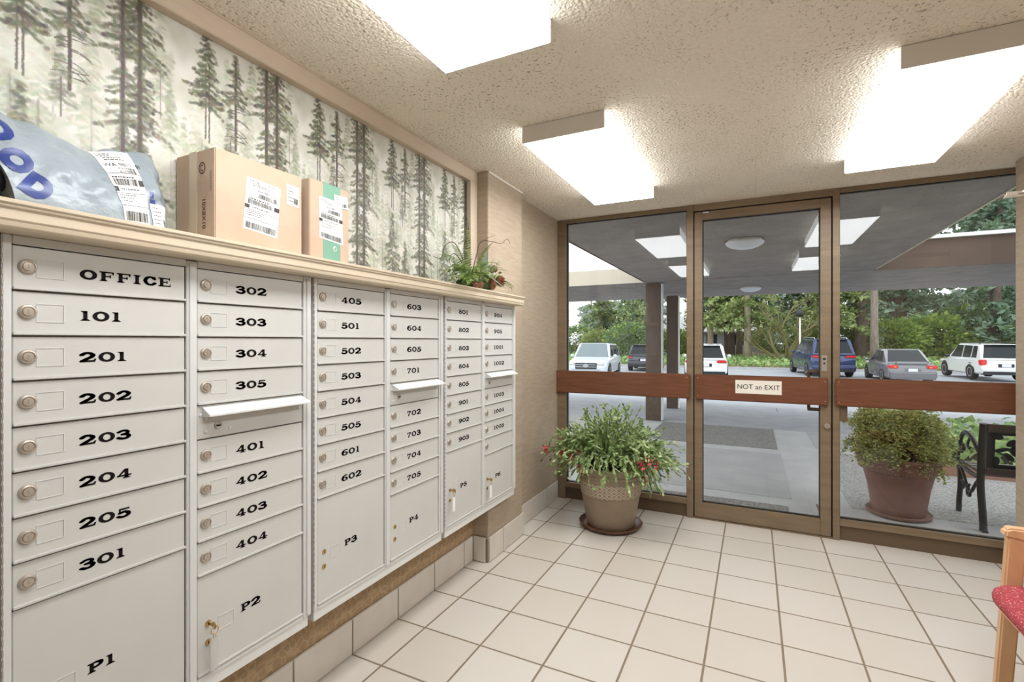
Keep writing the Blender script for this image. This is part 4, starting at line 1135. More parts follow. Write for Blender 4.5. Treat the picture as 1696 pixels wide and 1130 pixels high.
# ---------------------------------------------------------------- armchair on the right
def armchair():
    # local: faces -x, origin at floor under the middle of the seat
    r = thing('armchair', 'pale wooden armchair with a red speckled seat at the right edge', 'chair', (1.10, 2.265, 0))
    def rnd(poly): return poly
    for s in (1, -1):
        y0, y1 = (.262, .300) if s > 0 else (-.300, -.262)
        a = MB()
        lf = [(-.222, .655), (-.167, .655), (-.212, .0), (-.262, .0)]       # front leg, splayed forward
        a.prism(lf, 'y', y0, y1); a.build('leg', M['beech'], r, bevel=.006, seg=3)
        b = MB(); b.prism([(.205, .655), (.250, .655), (.285, .0), (.238, .0)], 'y', y0, y1); b.build('leg', M['beech'], r, bevel=.006, seg=3)
        c = MB(); c.prism([(-.236, .640), (-.231, .668), (-.214, .676), (.24, .672), (.268, .66), (.268, .640), (-.14, .634), (-.165, .628)], 'y', y0 - .006, y1 + .006); c.build('armrest', M['beech'], r, bevel=.007, seg=3)
    fr = MB()
    fr.box(-.235, .225, .225, .262, .375, .415); fr.box(-.235, .225, -.262, -.225, .375, .415); fr.box(-.225, -.19, -.225, .225, .375, .415); fr.box(.19, .225, -.225, .225, .375, .415)
    fr.build('seat_frame', M['beech'], r, bevel=.004)
    # upholstered seat: rounded plan, domed top, thin plywood edge beneath
    def plan(k, n=64, a=.272, c=.258, e=5.0):
        t = 2 * math.pi * k / n; x = math.copysign(abs(math.cos(t)) ** (2 / e), math.cos(t)); y = math.copysign(abs(math.sin(t)) ** (2 / e), math.sin(t))
        return x * a - .035, y * c
    s_ = MB(); n = 64; rings = [(.97, .418), (1.0, .428), (1.005, .442), (.99, .456), (.955, .466), (.88, .472), (.6, .478), (.01, .480)]
    vs = []
    for q, z in rings:
        for k in range(n):
            x, y = plan(k); vs.append(((x + .035) * q - .035, y * q, z))
    s_.add(vs, [(i * n + k, i * n + (k + 1) % n, (i + 1) * n + (k + 1) % n, (i + 1) * n + k) for i in range(len(rings) - 1) for k in range(n)] + [tuple(range(n))[::-1], tuple(range((len(rings) - 1) * n, len(rings) * n))])
    s_.build('seat', M['red_fabric'], r, smooth=50)
    p = MB(); p.prism([((plan(k)[0] + .035) * .955 - .035, plan(k)[1] * .955) for k in range(n)], 'z', .408, .418); p.build('seat_board', M['beech'], r)
    bk = MB(); bk.box(.20, .235, -.255, .255, .56, .86); bk.xf(Matrix.Translation((.215, 0, .5)) @ Matrix.Rotation(.10, 4, 'Y') @ Matrix.Translation((-.215, 0, -.5)))
    bk.build('backrest', M['red_fabric'], r, bevel=.016, seg=3)
    for s in (1, -1):
        q = MB(); q.tube([(.228, s * .272, .60), (.245, s * .272, .75), (.262, s * .272, .88)], .017, 8); q.build('back_post', M['beech'], r, smooth=40)
armchair()

# door closer arm reaching out of the right wall
def closer_arm():
    r = thing('door_closer_arm', 'thin beige metal door closer arm projecting from the right wall', 'door closer', (XR, 3.16, 2.095))
    b = MB(); b.box(-.315, -.002, -.008, .008, .006, .017); b.box(-.315, -.27, -.010, .010, -.002, .017); b.build('arm', M['chrome'], r, bevel=.002)
    c = MB(); c.box(-.318, -.002, -.011, .011, -.010, -.002); c.build('track', M['chrome'], r, bevel=.0015)
    k = MB(); k.ball((-.25, -.006, .012), .008, 10, 6); k.ball((-.17, -.0, .019), .005, 10, 6); k.build('rivet', M['chrome'], r, smooth=True)
    MB().box(-.012, -.001, -.03, .03, -.02, .03).build('bracket', M['chrome'], r, bevel=.002)
closer_arm()

# ================================================================ outside
def outside_ground():
    P = [(4.155, -.02), (9.0, -.05), (12.5, -.12), (16.5, -.40), (34.4, -.40)]
    def strip(name, x0, x1, prof, m, up=0.0):
        b = MB()
        for (ya, za), (yb_, zb_) in zip(prof, prof[1:]):
            b.add([(x0, ya, za + up), (x1, ya, za + up), (x1, yb_, zb_ + up), (x0, yb_, zb_ + up)], [(0, 1, 2, 3)])
            b.add([(x0, ya, za - .2), (x1, ya, za - .2), (x1, yb_, zb_ - .2), (x0, yb_, zb_ - .2)], [(3, 2, 1, 0)])
        return struct(b.build(name, m))
    strip('ground_drive', -40, 45, [(9.0, -.05), (12.5, -.12), (16.5, -.40), (34.4, -.40)], M['asphalt'])
    strip('ground_path', -40, 45, [(4.155, -.02), (9.0, -.05)], M['concrete'])
    def zg(y): return float(np.interp(y, [p[0] for p in P], [p[1] for p in P]))
    def panel(name, x0, x1, y0, y1, m, up=.004):
        b = MB(); b.add([(x0, y0, zg(y0) - .01), (x1, y0, zg(y0) - .01), (x1, y1, zg(y1) - .01), (x0, y1, zg(y1) - .01), (x0, y0, zg(y0) + up), (x1, y0, zg(y0) + up), (x1, y1, zg(y1) + up), (x0, y1, zg(y1) + up)],
                        [(0, 3, 2, 1), (4, 5, 6, 7), (0, 1, 5, 4), (1, 2, 6, 5), (2, 3, 7, 6), (3, 0, 4, 7)])
        return struct(b.build(name, m))
    panel('path_panel_1', -1.35, .26, 4.38, 4.78, M['gravel'])
    panel('path_panel_2', -1.40, .30, 5.02, 7.02, M['concrete_b'])
    panel('path_panel_3', -1.45, .28, 7.30, 9.0, M['gravel'])
    panel('path_panel_4', .74, 3.6, 4.98, 7.4, M['gravel_b'])
    panel('path_panel_5', .74, 1.62, 7.65, 8.95, M['concrete_b'])
    panel('path_panel_6', -4.5, -1.78, 5.0, 9.0, M['gravel_b'])
    b = MB()
    for a in ((.485, .50, 4.2, 12.4), ):
        b.add([(a[0], a[2], -.016), (a[1], a[2], -.016), (a[1] - .05, a[3], -.112), (a[0] - .05, a[3], -.112)], [(0, 1, 2, 3)])
    struct(b.build('path_joint', M['grout']))
    b = MB(); b.add([(-60, 34.4, -.27), (70, 34.4, -.27), (70, 43, .05), (-60, 43, .05), (-60, 85, .7), (70, 85, .7)], [(0, 1, 2, 3), (3, 2, 5, 4)])
    struct(b.build('ground_bank', M['bank']))
    struct(MB().box(-60, 70, 34.25, 34.42, -.5, -.26).build('ground_kerb', M['concrete']))
    rg = np.random.default_rng(3); n = 9000
    C = np.stack([rg.uniform(-15, 19, n), rg.uniform(34.6, 43, n), np.zeros(n)], 1); C[:, 2] = np.interp(C[:, 1], [34.4, 43], [-.27, .05]) + rg.uniform(.03, .28, n)
    o = link('ivy_ground_cover', leaf_mesh('ivy_ground_cover', C, .26, 5, M['ivy'], aspect=.8)); o['kind'] = 'stuff'
    tag(o, 'low green ivy covering the bank behind the parked cars', 'ground cover')
outside_ground()

def canopy():
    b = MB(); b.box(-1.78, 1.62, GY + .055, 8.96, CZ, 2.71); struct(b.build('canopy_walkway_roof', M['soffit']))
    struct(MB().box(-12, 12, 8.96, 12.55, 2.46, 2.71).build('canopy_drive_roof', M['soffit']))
    struct(MB().box(-12, -1.78, 8.93, 8.96, 2.455, 2.735).build('canopy_fascia_left', M['fascia']))
    struct(MB().box(1.62, 12, 8.93, 8.96, 2.455, 2.86).build('canopy_fascia_right', M['fascia_brown']))
    struct(MB().box(1.62, 12, 8.86, 8.96, 2.86, 2.91).build('canopy_gutter', M['gutter']))
    struct(MB().box(-1.80, -1.78, GY + .06, 8.93, 2.465, 2.74).build('canopy_edge_left', M['fascia_brown']))
    struct(MB().box(1.62, 1.64, GY + .06, 8.93, 2.465, 2.74).build('canopy_edge_right', M['fascia']))
    struct(MB().box(-3.5, 3.5, GY - .06, GY + .055, CZ + .1, 3.2).build('wall_front_upper', M['fascia']))
    struct(MB().box(1.60, 3.0, GY - .05, GY + .06, -.05, CZ + .1).build('wall_front_leak_block', M['fascia']))  # unseen wall block, added to stop daylight leaking in beside the window
    struct(MB().box(-3.0, -1.69, GY - .05, GY + .06, -.05, CZ + .1).build('wall_front_left', M['fascia']))
    for nm, x0, x1, y0, y1, lab in (('a', -1.775, -1.505, 9.05, 9.20, 'wide dark brown canopy post seen through the left window, nearer one'), ('b', -1.74, -1.50, 11.2, 11.35, 'wide dark brown canopy post seen through the left window, farther one')):
        r = thing('canopy_post', lab, 'post', ((x0 + x1) / 2, (y0 + y1) / 2, -.06 if nm == 'a' else -.10), 0, 'canopy posts')
        w, d = (x1 - x0) / 2, (y1 - y0) / 2
        MB().box(-w, w, -d, d, .0, 2.50).build('shaft', M['post'], r, bevel=.006)
        MB().box(w - .001, w + .022, -d + .01, d - .01, .02, 2.49).build('corner_strip', M['gutter'], r)
    for x, y, lab in ((-.09, 5.72, 'round opal ceiling lamp under the canopy, nearer the door'), (-.06, 10.65, 'round opal ceiling lamp under the canopy, farther from the door')):
        r = thing('dome_lamp', lab, 'outdoor lamp', (x, y, CZ if y < 9 else 2.46), 0, 'canopy dome lamps')
        MB().lathe([(0, -.002), (.165, -.002), (.17, -.012), (.165, -.030), (0, -.030)], n=40).build('lamp_base', M['fixture'], r, smooth=40)
        MB().lathe([(.186, -.025), (.188, -.034), (.175, -.052), (.14, -.074), (.09, -.090), (.04, -.097), (0, -.098)], n=40).build('lamp_bowl', M['dome'], r, smooth=50)
canopy()

# big brown planter with a shrub
def outdoor_planter():
    x, y, g = 1.055, 4.97, -.022
    o = MB().lathe([(0, .003), (.19, .003), (.215, .012), (.222, .030), (.216, .034), (.205, .022), (0, .02)], n=48).build('planter_saucer', M['brown_pot'], smooth=40, loc=(x, y, g))
    tag(o, 'brown saucer under the large terracotta planter outside the right window', 'saucer')
    r = thing('shrub_planter', 'large brown terracotta planter with a bushy shrub outside the right window', 'planter', (x, y, g + .0225))
    MB().lathe([(0, 0), (.172, 0), (.178, .012), (.182, .04), (.205, .20), (.236, .335), (.240, .340), (.262, .352), (.268, .375), (.270, .425), (.284, .436), (.288, .452), (.280, .464), (.262, .466), (.252, .45), (.245, .40), (0, .40)], n=64).build('planter_pot', M['brown_pot'], r, smooth=35)
    b = MB()
    for k in range(72):
        a = 2 * math.pi * k / 72; b.ball((.263 * math.cos(a), .263 * math.sin(a), .353), .0055, 6, 4); b.ball((.187 * math.cos(a), .187 * math.sin(a), .045), .004, 6, 4)
    rg = random.Random(4)
    for k in range(20):
        a = 2 * math.pi * k / 20
        for s in range(6):
            da, dz = rg.gauss(0, .07), rg.gauss(0, .011); b.ball((.270 * math.cos(a + da), .270 * math.sin(a + da), .400 + dz), (.010, .010, .007), 6, 4)
    b.build('relief_border', M['brown_pot_b'], r, smooth=True)
    MB().lathe([(0, .40), (.25, .40), (.2, .425), (0, .44)], n=32).build('soil', M['soil'], r, smooth=True)
    s = MB(); C = []
    for k in range(34):
        an = 2.39996 * k; R = .07 + .15 * (k / 34) ** .6; h = .80 - .34 * (k / 34) ** 2 + rg.gauss(0, .03)
        P = [(.05 * math.cos(an), .05 * math.sin(an), .42), (R * .45 * math.cos(an + .2), R * .45 * math.sin(an + .2), .42 + (h - .42) * .55), (R * math.cos(an), R * math.sin(an), h - .03)]
        s.tube(spline3d(P, 5), [.007 - .0005 * i for i in range(11)], 6)
        tip = Vector(P[2])
        for j in range(7):
            b2 = an + rg.gauss(0, .7); L = rg.uniform(.06, .15); droop = rg.uniform(.0, .13) 
            q0 = Vector(P[1]).lerp(tip, rg.uniform(.35, 1)); q1 = q0 + Vector((L * math.cos(b2), L * math.sin(b2), rg.uniform(-.01, .10))); q2 = q1 + Vector((.5 * L * math.cos(b2), .5 * L * math.sin(b2), -droop))
            tw = spline3d([q0, q1, q2], 6); s.tube(tw, .0017, 4)
            for p in tw[2:]:
                for _ in range(7): C.append((p[0] + rg.gauss(0, .022), p[1] + rg.gauss(0, .022), p[2] + rg.gauss(0, .016)))
    C = [c for c in C if c[1] + y > GY + .10 and math.hypot(c[0], c[1]) < .46]
    s.build('branches', M['twig'], r, smooth=True)
    link('foliage', leaf_mesh('foliage', C, .026, 8, M['shrub'], aspect=.55), r)
def spline3d(P, n=6):
    P = [Vector(p) for p in P]; P = [P[0]] + P + [P[-1]]; out = []
    for i in range(1, len(P) - 2):
        for k in range(n):
            t = k / n
            out.append(.5 * (2 * P[i] + (P[i + 1] - P[i - 1]) * t + (2 * P[i - 1] - 5 * P[i] + 4 * P[i + 1] - P[i + 2]) * t * t + (3 * P[i] - P[i - 1] - 3 * P[i + 1] + P[i + 2]) * t ** 3))
    return out + [P[-2]]
outdoor_planter()

# cast-iron bench, seen from behind
def bench():
    r = thing('garden_bench', 'black cast-iron garden bench with openwork back outside the right window', 'bench', (1.53, 5.02, -.018))
    Lb = 1.35
    for x in (0.0, Lb):
        b = MB()
        def bar(P, w0=.026, w1=None, n=8):
            pts = spline3d([(x, q[0], q[1]) for q in P], 8); k = len(pts)
            b.tube(pts, [w0 + ((w1 or w0) - w0) * i / (k - 1) for i in range(k)], n)
        bar([(-.215, .0), (-.20, .12), (-.165, .30), (-.165, .40), (-.18, .55), (-.215, .80)], .024, .024)      # back leg and upright
        bar([(.275, .0), (.265, .10), (.24, .22), (.245, .33), (.27, .37)], .020, .018)                          # front leg
        bar([(-.165, .40), (-.05, .375), (.10, .385), (.24, .40), (.285, .38)], .018, .016)                      # seat rail
        bar([(-.175, .56), (-.10, .60), (.02, .665), (.14, .675), (.22, .62), (.235, .56), (.20, .525), (.165, .54), (.175, .575)], .019, .012)   # scrolled arm
        bar([(.26, .39), (.285, .45), (.265, .50), (.235, .52), (.20, .50)], .013, .010)
        bar([(.02, .66), (.08, .60), (.06, .56), (.03, .575)], .010, .008)
        bar([(-.155, .38), (-.06, .30), (.0, .24), (.05, .22), (.075, .25), (.05, .275)], .013, .010)
        bar([(.24, .38), (.17, .33), (.10, .25), (.09, .19), (.05, .185), (.03, .21)], .012, .009)
        bar([(.245, .25), (.19, .27), (.16, .24), (.18, .21)], .010, .008)
        bar([(-.19, .01), (-.235, .0), (-.25, .0)], .020, .018)
        b.build('cast_iron_end', M['iron'], r, smooth=50)
    def slat(y0, z0, y1, z1, name, m, th=.02):
        d = Vector((0, y1 - y0, z1 - z0)); nrm = Vector((0, -d.z, d.y)).normalized() * th
        b = MB(); vs = []
        for x in (.02, Lb - .02): vs += [(x, y0, z0), (x, y1, z1), (x, y1 + nrm.y, z1 + nrm.z), (x, y0 + nrm.y, z0 + nrm.z)]
        b.add(vs, [(0, 1, 2, 3), (7, 6, 5, 4), (0, 4, 5, 1), (1, 5, 6, 2), (2, 6, 7, 3), (3, 7, 4, 0)]); return b.build(name, m, r, bevel=.003)
    for k in range(5): slat(-.13 + k * .082, .392 + .002 * k, -.065 + k * .082, .392 + .002 * k, 'seat_slat', M['slat'])
    def back(z): return -.178 - (z - .45) * .105
    slat(back(.74), .74, back(.80), .80, 'back_slat', M['slat_dark']); slat(back(.42), .42, back(.465), .465, 'back_slat', M['slat_dark'])
    p = MB(); rg = random.Random(6); th = .011
    def blob(cx, cz, rx, rz, an=0):
        n = 16; pl = []
        for k in range(n):
            t = 2 * math.pi * k / n; u, v = rx * math.cos(t), rz * math.sin(t); pl.append((cx + u * math.cos(an) - v * math.sin(an), cz + u * math.sin(an) + v * math.cos(an)))
        p.add([(q[0], back(q[1]) - .004 + .018, q[1]) for q in pl] + [(q[0], back(q[1]) - .004 + .018 + th, q[1]) for q in pl], [tuple(range(n)), tuple(range(2 * n - 1, n - 1, -1))] + [(k, n + k, n + (k + 1) % n, (k + 1) % n) for k in range(n)])
    def rail(x0, x1, z0, z1): p.add([(a, back(z) + .014 + d, z) for a in (x0, x1) for z in (z0, z1) for d in (0, th)], [(0, 1, 3, 2), (4, 6, 7, 5), (0, 4, 5, 1), (2, 3, 7, 6), (0, 2, 6, 4), (1, 5, 7, 3)])
    rail(.03, Lb - .03, .715, .742); rail(.03, Lb - .03, .462, .492); rail(.03, .075, .48, .73); rail(Lb - .075, Lb - .03, .48, .73)
    c = .21
    while c < Lb - .1:                                # vine of leaves, roses and scrolls leaving openings between them
        blob(c, .605, .052, .05); blob(c - .045, .66, .034, .02, .8); blob(c + .05, .665, .036, .02, -.7); blob(c - .055, .555, .038, .02, -.8); blob(c + .045, .548, .034, .018, .7)
        blob(c, .69, .016, .045); blob(c + .005, .52, .017, .045); blob(c - .095, .605, .045, .014, .3); blob(c + .098, .612, .045, .013, -.25); blob(c - .12, .70, .03, .02); blob(c + .12, .50, .03, .022); blob(c - .125, .52, .02, .034)
        c += .235
    p.build('openwork_panel', M['iron'], r)
bench()

def raised_bed():
    r = thing('ivy_bed', 'low planting bed of green ivy behind the garden bench', 'planting bed', (3.4, 7.7, -.045))
    MB().box(-1.6, 2.4, -.95, 1.0, .0, .13).build('bed_soil', M['soil'], r)
    b = MB(); b.box(-1.68, 2.4, -1.03, -.955, .0, .16); b.box(-1.68, -1.605, -.955, 1.0, .0, .16); b.build('bed_edging', M['brown_pot_b'], r)
    rg = np.random.default_rng(8); n = 2200; C = np.stack([rg.uniform(-1.62, 2.4, n), rg.uniform(-1.0, 1.0, n), rg.uniform(.14, .42, n)], 1)
    o = link('ivy_leaves', leaf_mesh('ivy_leaves', C, .11, 3, M['ivy'], aspect=.8), r); o['kind'] = 'stuff'
raised_bed()

# ---------------------------------------------------------------- parked cars
def car(name, label, loc, heading, L, W, H, paint, kind='suv', rails=None, glass='car_glass', lamp='wide', light_plate=True):
    """local axes: +y forward, origin on the ground under the middle"""
    r = thing(name, label, 'car', loc, heading, 'parked cars')
    w = W / 2; zb = .30 if kind != 'sedan' else .24
    belt = H * (.60 if kind == 'suv' else .585 if kind == 'wagon' else .60); hood = belt - .02
    e = -L / 2; f = L / 2
    if kind == 'sedan': gh = [(e + .62, belt), (e + 1.35, H - .03), (e + 2.35, H), (f - 1.05, belt)]
    elif kind == 'wagon': gh = [(e + .10, belt), (e + .48, H - .05), (e + 2.55, H), (f - 1.15, belt - .02)]
    else: gh = [(e + .07, belt), (e + .34, H - .05), (e + 2.7, H), (f - 1.35, belt - .02)]
    # lower body: lofted sections
    ST = [(e, .86, zb + .12, belt - .30), (e + .05, .93, zb + .05, belt - .16), (e + .16, .97, zb, belt - .02 if kind != 'sedan' else belt - .04), (e + .62, 1.0, zb - .02, belt), (-.3, 1.0, zb - .04, belt), (f - 1.35, 1.0, zb - .03, belt - .02), (f - .75, .98, zb, hood - .08), (f - .22, .92, zb + .02, hood - .17), (f - .06, .84, zb + .06, hood - .27), (f, .74, zb + .14, hood - .36)]
    b = MB(); rings = []
    for y, s, z0, z1 in ST:
        q = w * s; zm = z0 + (z1 - z0) * .62
        half = [(q * .90, z0), (q * .985, z0 + .06), (q, zm), (q * .975, z1 - .06), (q * .90, z1)]
        rings.append([(x, y, z) for x, z in half] + [(-x, y, z) for x, z in half[::-1]])
    m = len(rings[0]); vs = [p for R in rings for p in R]
    b.add(vs, [(i * m + k, i * m + (k + 1) % m, (i + 1) * m + (k + 1) % m, (i + 1) * m + k) for i in range(len(ST) - 1) for k in range(m)] + [tuple(range(m))[::-1], tuple(range((len(ST) - 1) * m, len(ST) * m))])
    # greenhouse
    G = []
    for k, (y, z) in enumerate(gh):
        low = k in (0, 3); tw = .74 if not low else .90; zz = z
        G.append([(w * .93, y + (0 if low else 0), belt - .05), (w * (.90 if low else .79), y, (belt if low else zz - .07)), (w * (.86 if low else .70), y, zz), (-w * (.86 if low else .70), y, zz), (-w * (.90 if low else .79), y, (belt if low else zz - .07)), (-w * .93, y, belt - .05)])
    g = [p for R in G for p in R]; n = 6
    b.add(g, [(i * n + k, i * n + (k + 1) % n, (i + 1) * n + (k + 1) % n, (i + 1) * n + k) for i in range(3) for k in range(n)] + [tuple(range(n))[::-1], tuple(range(3 * n, 4 * n))])
    b.build('body', paint, r, smooth=32)
    gm = M[glass]
    def lerp(a, c, t): return tuple(a[i] + (c[i] - a[i]) * t for i in range(3))
    def quad(a, c, d, e_, inset, out, nm, mm):           # four corners, inset, pushed outwards
        P = [Vector(a), Vector(c), Vector(d), Vector(e_)]; ctr = sum(P, Vector()) / 4; nn = (P[1] - P[0]).cross(P[3] - P[0]).normalized()
        if nn.dot(ctr - Vector((0, 0, belt * .7))) < 0: nn = -nn
        Q = [p.lerp(ctr, inset) + nn * out for p in P]
        bb = MB(); bb.add([tuple(q) for q in Q] + [tuple(q - nn * .02) for q in Q], [(0, 1, 2, 3), (7, 6, 5, 4), (0, 4, 5, 1), (1, 5, 6, 2), (2, 6, 7, 3), (3, 7, 4, 0)])
        return bb.build(nm, mm, r)
    quad(G[0][1], G[0][4], G[1][3], G[1][2], .10, .006, 'rear_window', gm)
    quad(G[3][1], G[3][4], G[2][3], G[2][2], .07, .006, 'windscreen', M['car_glass_light'])
    for s in (0, 1):
        i0, i1 = (1, 1) if s == 0 else (4, 4)
        lo = lambda y: ((w * .905) * (1 if s == 0 else -1), y, belt + .015)
        A, B = Vector(G[1][i0]), Vector(G[2][i1])
        ys = [gh[0][0] + .35, gh[1][0] + (.55 if kind != 'sedan' else .05), gh[2][0] - .62, gh[3][0] - .22]
        top = lambda y: tuple(A.lerp(B, (y - A.y) / (B.y - A.y)))
        t0 = [gh[1][0] + .10, ys[1], ys[2], gh[2][0] + .06]
        for k in range(3):
            if kind == 'sedan' and k == 0: quad(lo(ys[0] + .15), lo(ys[1] - .02), top(t0[1]), top(t0[0] - .05), .10, .010, 'side_window', gm); continue
            quad(lo(ys[k] + .02), lo(ys[k + 1] - .03), top(t0[k + 1] - .03), top(t0[k] + .02), .055, .010, 'side_window', gm)
        bb = MB(); sx = 1 if s == 0 else -1
        bb.ball((sx * (w + .09), gh[3][0] - .42, belt + .06), (.10, .06, .075), 12, 8); bb.build('wing_mirror', paint if kind != 'wagon' else M['plastic'], r, smooth=True)
    R = .36 if kind != 'sedan' else .31
    for y in (e + .92, f - .93):
        for s in (-1, 1):
            t = MB(); t.lathe([(R * .62, -.11), (R * .94, -.115), (R, -.08), (R, .08), (R * .94, .115), (R * .62, .11)], n=28, axis='x'); t.xf(Matrix.Translation((s * (w - .10), y, R)))
            o = t.build('tyre', M['tyre'], r, smooth=40)
            q = MB(); q.lathe([(R * .63, .0), (R * .60, .02), (R * .2, .012), (0, .02)], n=20, axis='x')
            if s < 0: q.xf(Matrix.Rotation(math.pi, 4, 'Z'))
            q.xf(Matrix.Translation((s * (w - .008), y, R))); k0 = len(q.v)
            q.build('wheel_rim', M['rim'], o, smooth=40)
            a = MB(); n = 20; pl = [(y + (R + .065) * math.cos(math.pi * k / n), R + (R + .065) * math.sin(math.pi * k / n)) for k in range(n + 1)]
            x0, x1 = (w - .03, w - .004) if s > 0 else (-w + .004, -w + .03)
            a.prism(pl, 'x', x0, x1); a.build('wheel_arch', M['plastic'], r)
    # rear: bumper, plate, lamps
    bp = MB()
    zt = .60 if kind != 'sedan' else .56
    bp.prism([(e - .05, zb + .02), (e - .07, zt - .06), (e - .03, zt), (e + .25, zt), (e + .3, zb + .0)], 'x', -w * .93, w * .93)
    bp.build('rear_bumper', paint, r, bevel=.03)
    MB().prism([(e - .06, zb - .03), (e - .075, zb + (.12 if kind != 'sedan' else .06)), (e + .2, zb + .12), (e + .2, zb - .03)], 'x', -w * .88, w * .88).build('rear_skirt', M['plastic'] if kind != 'sedan' else paint, r, bevel=.015)
    zl = belt - .13
    for s in (-1, 1):
        bb = MB()
        if lamp == 'wide': bb.box(s * w * .50 if s > 0 else -w * .94, w * .94 if s > 0 else -w * .50, e - .02, e + .16, zl - .06, zl + .05)
        elif lamp == 'tall': bb.box(s * w * .70 if s > 0 else -w * .96, w * .96 if s > 0 else -w * .70, e + .0, e + .22, zl - .17, zl + .09)
        elif lamp == 'post': bb.box(s * w * .66 if s > 0 else -w * .95, w * .95 if s > 0 else -w * .66, e - .015, e + .15, zl - .05, zl + .03); bb.prism([(e + .06, zl + .03), (e + .18, zl + .03), (e + .34, zl + .36), (e + .24, zl + .36)], 'x', s * w * .84 - .03, s * w * .84 + .03)
        else: bb.box(s * w * .56 if s > 0 else -w * .96, w * .96 if s > 0 else -w * .56, e - .01, e + .18, zl - .10, zl + .04)
        o = bb.build('tail_lamp', M['tail'], r, bevel=.03)
        if lamp == 'sedan': MB().ball((s * w * .70, e - .012, zl - .04), (.045, .012, .04), 10, 6).build('reversing_lamp', M['amber'], o)
    MB().box(-.26, .26, e - .025, e - .005 + .03, belt - .36, belt - .22).build('plate_recess', M['plastic'] if kind != 'sedan' else paint, r)
    MB().box(-.155, .155, e - .045, e - .02, belt - .355, belt - .225).build('licence_plate', M['plate'], r)
    if kind == 'sedan':
        q = MB(); q.box(-w * .72, w * .72, e + .05, e + .17, belt + .055, belt + .08); q.box(-w * .66, -w * .6, e + .08, e + .14, belt - .01, belt + .06); q.box(w * .6, w * .66, e + .08, e + .14, belt - .01, belt + .06); q.build('boot_spoiler', paint, r, bevel=.01)
    else:
        q = MB(); q.box(-w * .66, w * .66, gh[1][0] - .16, gh[1][0] + .1, H - .075, H - .05); q.build('roof_spoiler', paint, r, bevel=.01)
        q = MB(); q.box(-.02, w * .38, e + .05, e + .075, belt + .05, belt + .065); q.build('rear_wiper', M['plastic'], r)
    # front: grille, bumper, lamps
    MB().box(-w * .52, w * .52, f - .12, f + .025, .52, .80).build('grille', M['plastic'], r, bevel=.02)
    g2 = MB(); g2.box(-w * .5, w * .5, f + .01, f + .035, .70, .735); g2.box(-w * .5, w * .5, f + .01, f + .035, .60, .635); g2.lathe([(.09, -.0), (.09, .02), (0, .02)], (0, f + .035, .67), 16, axis='y', sx=1.4); g2.build('grille_bar', M['rim'], r)
    MB().box(-w * .80, w * .80, f - .25, f + .04, .28, .50).build('front_bumper', paint, r, bevel=.04)
    for s in (-1, 1): MB().box(s * w * .55 if s > 0 else -w * .86, w * .86 if s > 0 else -w * .55, f - .30, f - .01, .70, .84).build('headlamp', M['head'], r, bevel=.03)
    if rails:
        for s in (-1, 1):
            q = MB(); q.tube([(s * w * .70, gh[1][0] + .15, H - .03), (s * w * .70, gh[1][0] + .3, H + .035), (s * w * .70, gh[2][0] - .35, H + .05), (s * w * .70, gh[2][0] - .1, H + .0)], .022, 6); q.build('roof_rail', M[rails], r, smooth=True)
    return r
PAINT = {k: mat('car_paint_' + k, c, .22, .25 if k in ('grey', 'navy') else 0, coat=.6) for k, c in dict(white=(226, 228, 230), silver_white=(206, 212, 218), navy=(52, 64, 104), grey=(112, 112, 116), pearl=(222, 222, 220), black=(60, 62, 70)).items()}
car('car', 'pale silver SUV facing the window, farthest left of the parked cars', (-7.15, 23.83, -.41), math.pi + .10, 4.7, 1.93, 1.70, PAINT['silver_white'], 'suv', glass='car_glass')
car('car', 'black SUV seen from behind, partly hidden by the brown canopy post', (-6.05, 31.2, -.40), .10, 4.6, 1.86, 1.62, PAINT['black'], 'suv', lamp='post')
car('car', 'white SUV seen from behind at the left edge of the glass door', (-2.10, 25.9, -.40), .06, 4.5, 1.86, 1.66, PAINT['white'], 'suv')
car('car', 'dark blue SUV with roof rails seen through the right edge of the door', (3.16, 30.98, -.40), .142, 5.1, 2.0, 1.93, PAINT['navy'], 'suv', rails='rim')
car('car', 'grey saloon car with a boot spoiler between the blue and white cars', (5.81, 27.69, -.41), .037, 4.5, 1.7, 1.47, PAINT['grey'], 'sedan', lamp='sedan')
car('car', 'pearl white estate car with black roof rails, farthest right of the cars', (9.66, 30.69, -.36), .053, 4.6, 1.8, 1.66, PAINT['pearl'], 'wagon', rails='plastic', lamp='tall')

# ---------------------------------------------------------------- trees, shrubs, house, lamp
def bough_cloud(seed, z0, z1, R, n, per, size, mats, name, taper=.6):
    rg = np.random.default_rng(seed); C = []
    for k in range(n):
        t = rg.random(); z = z0 + (z1 - z0) * t; an = rg.uniform(0, 6.283); L = R * (1 - taper * t) * rg.uniform(.45, 1.1)
        m = per; q = rg.uniform(.12, 1, m) ** .8
        C.append(np.stack([np.cos(an) * L * q + rg.normal(0, .16, m), np.sin(an) * L * q + rg.normal(0, .16, m), z - .32 * L * q * q + rg.normal(0, .10, m)], 1))
    return leaf_mesh(name, np.concatenate(C), size, seed, mats, aspect=.45, droop=.35)
def bush_cloud(seed, R, H, n, size, mats, name):
    rg = np.random.default_rng(seed); d = rg.normal(size=(n, 3)); d /= np.linalg.norm(d, axis=1)[:, None]; q = rg.uniform(.55, 1, n)[:, None] ** .6
    C = d * q * np.array([R, R, H * .5]); C[:, 2] += H * .5; C += rg.normal(0, .12, C.shape) * R * .5; C[:, 2] = np.abs(C[:, 2])
    return leaf_mesh(name, C, size, seed, mats, aspect=.6)
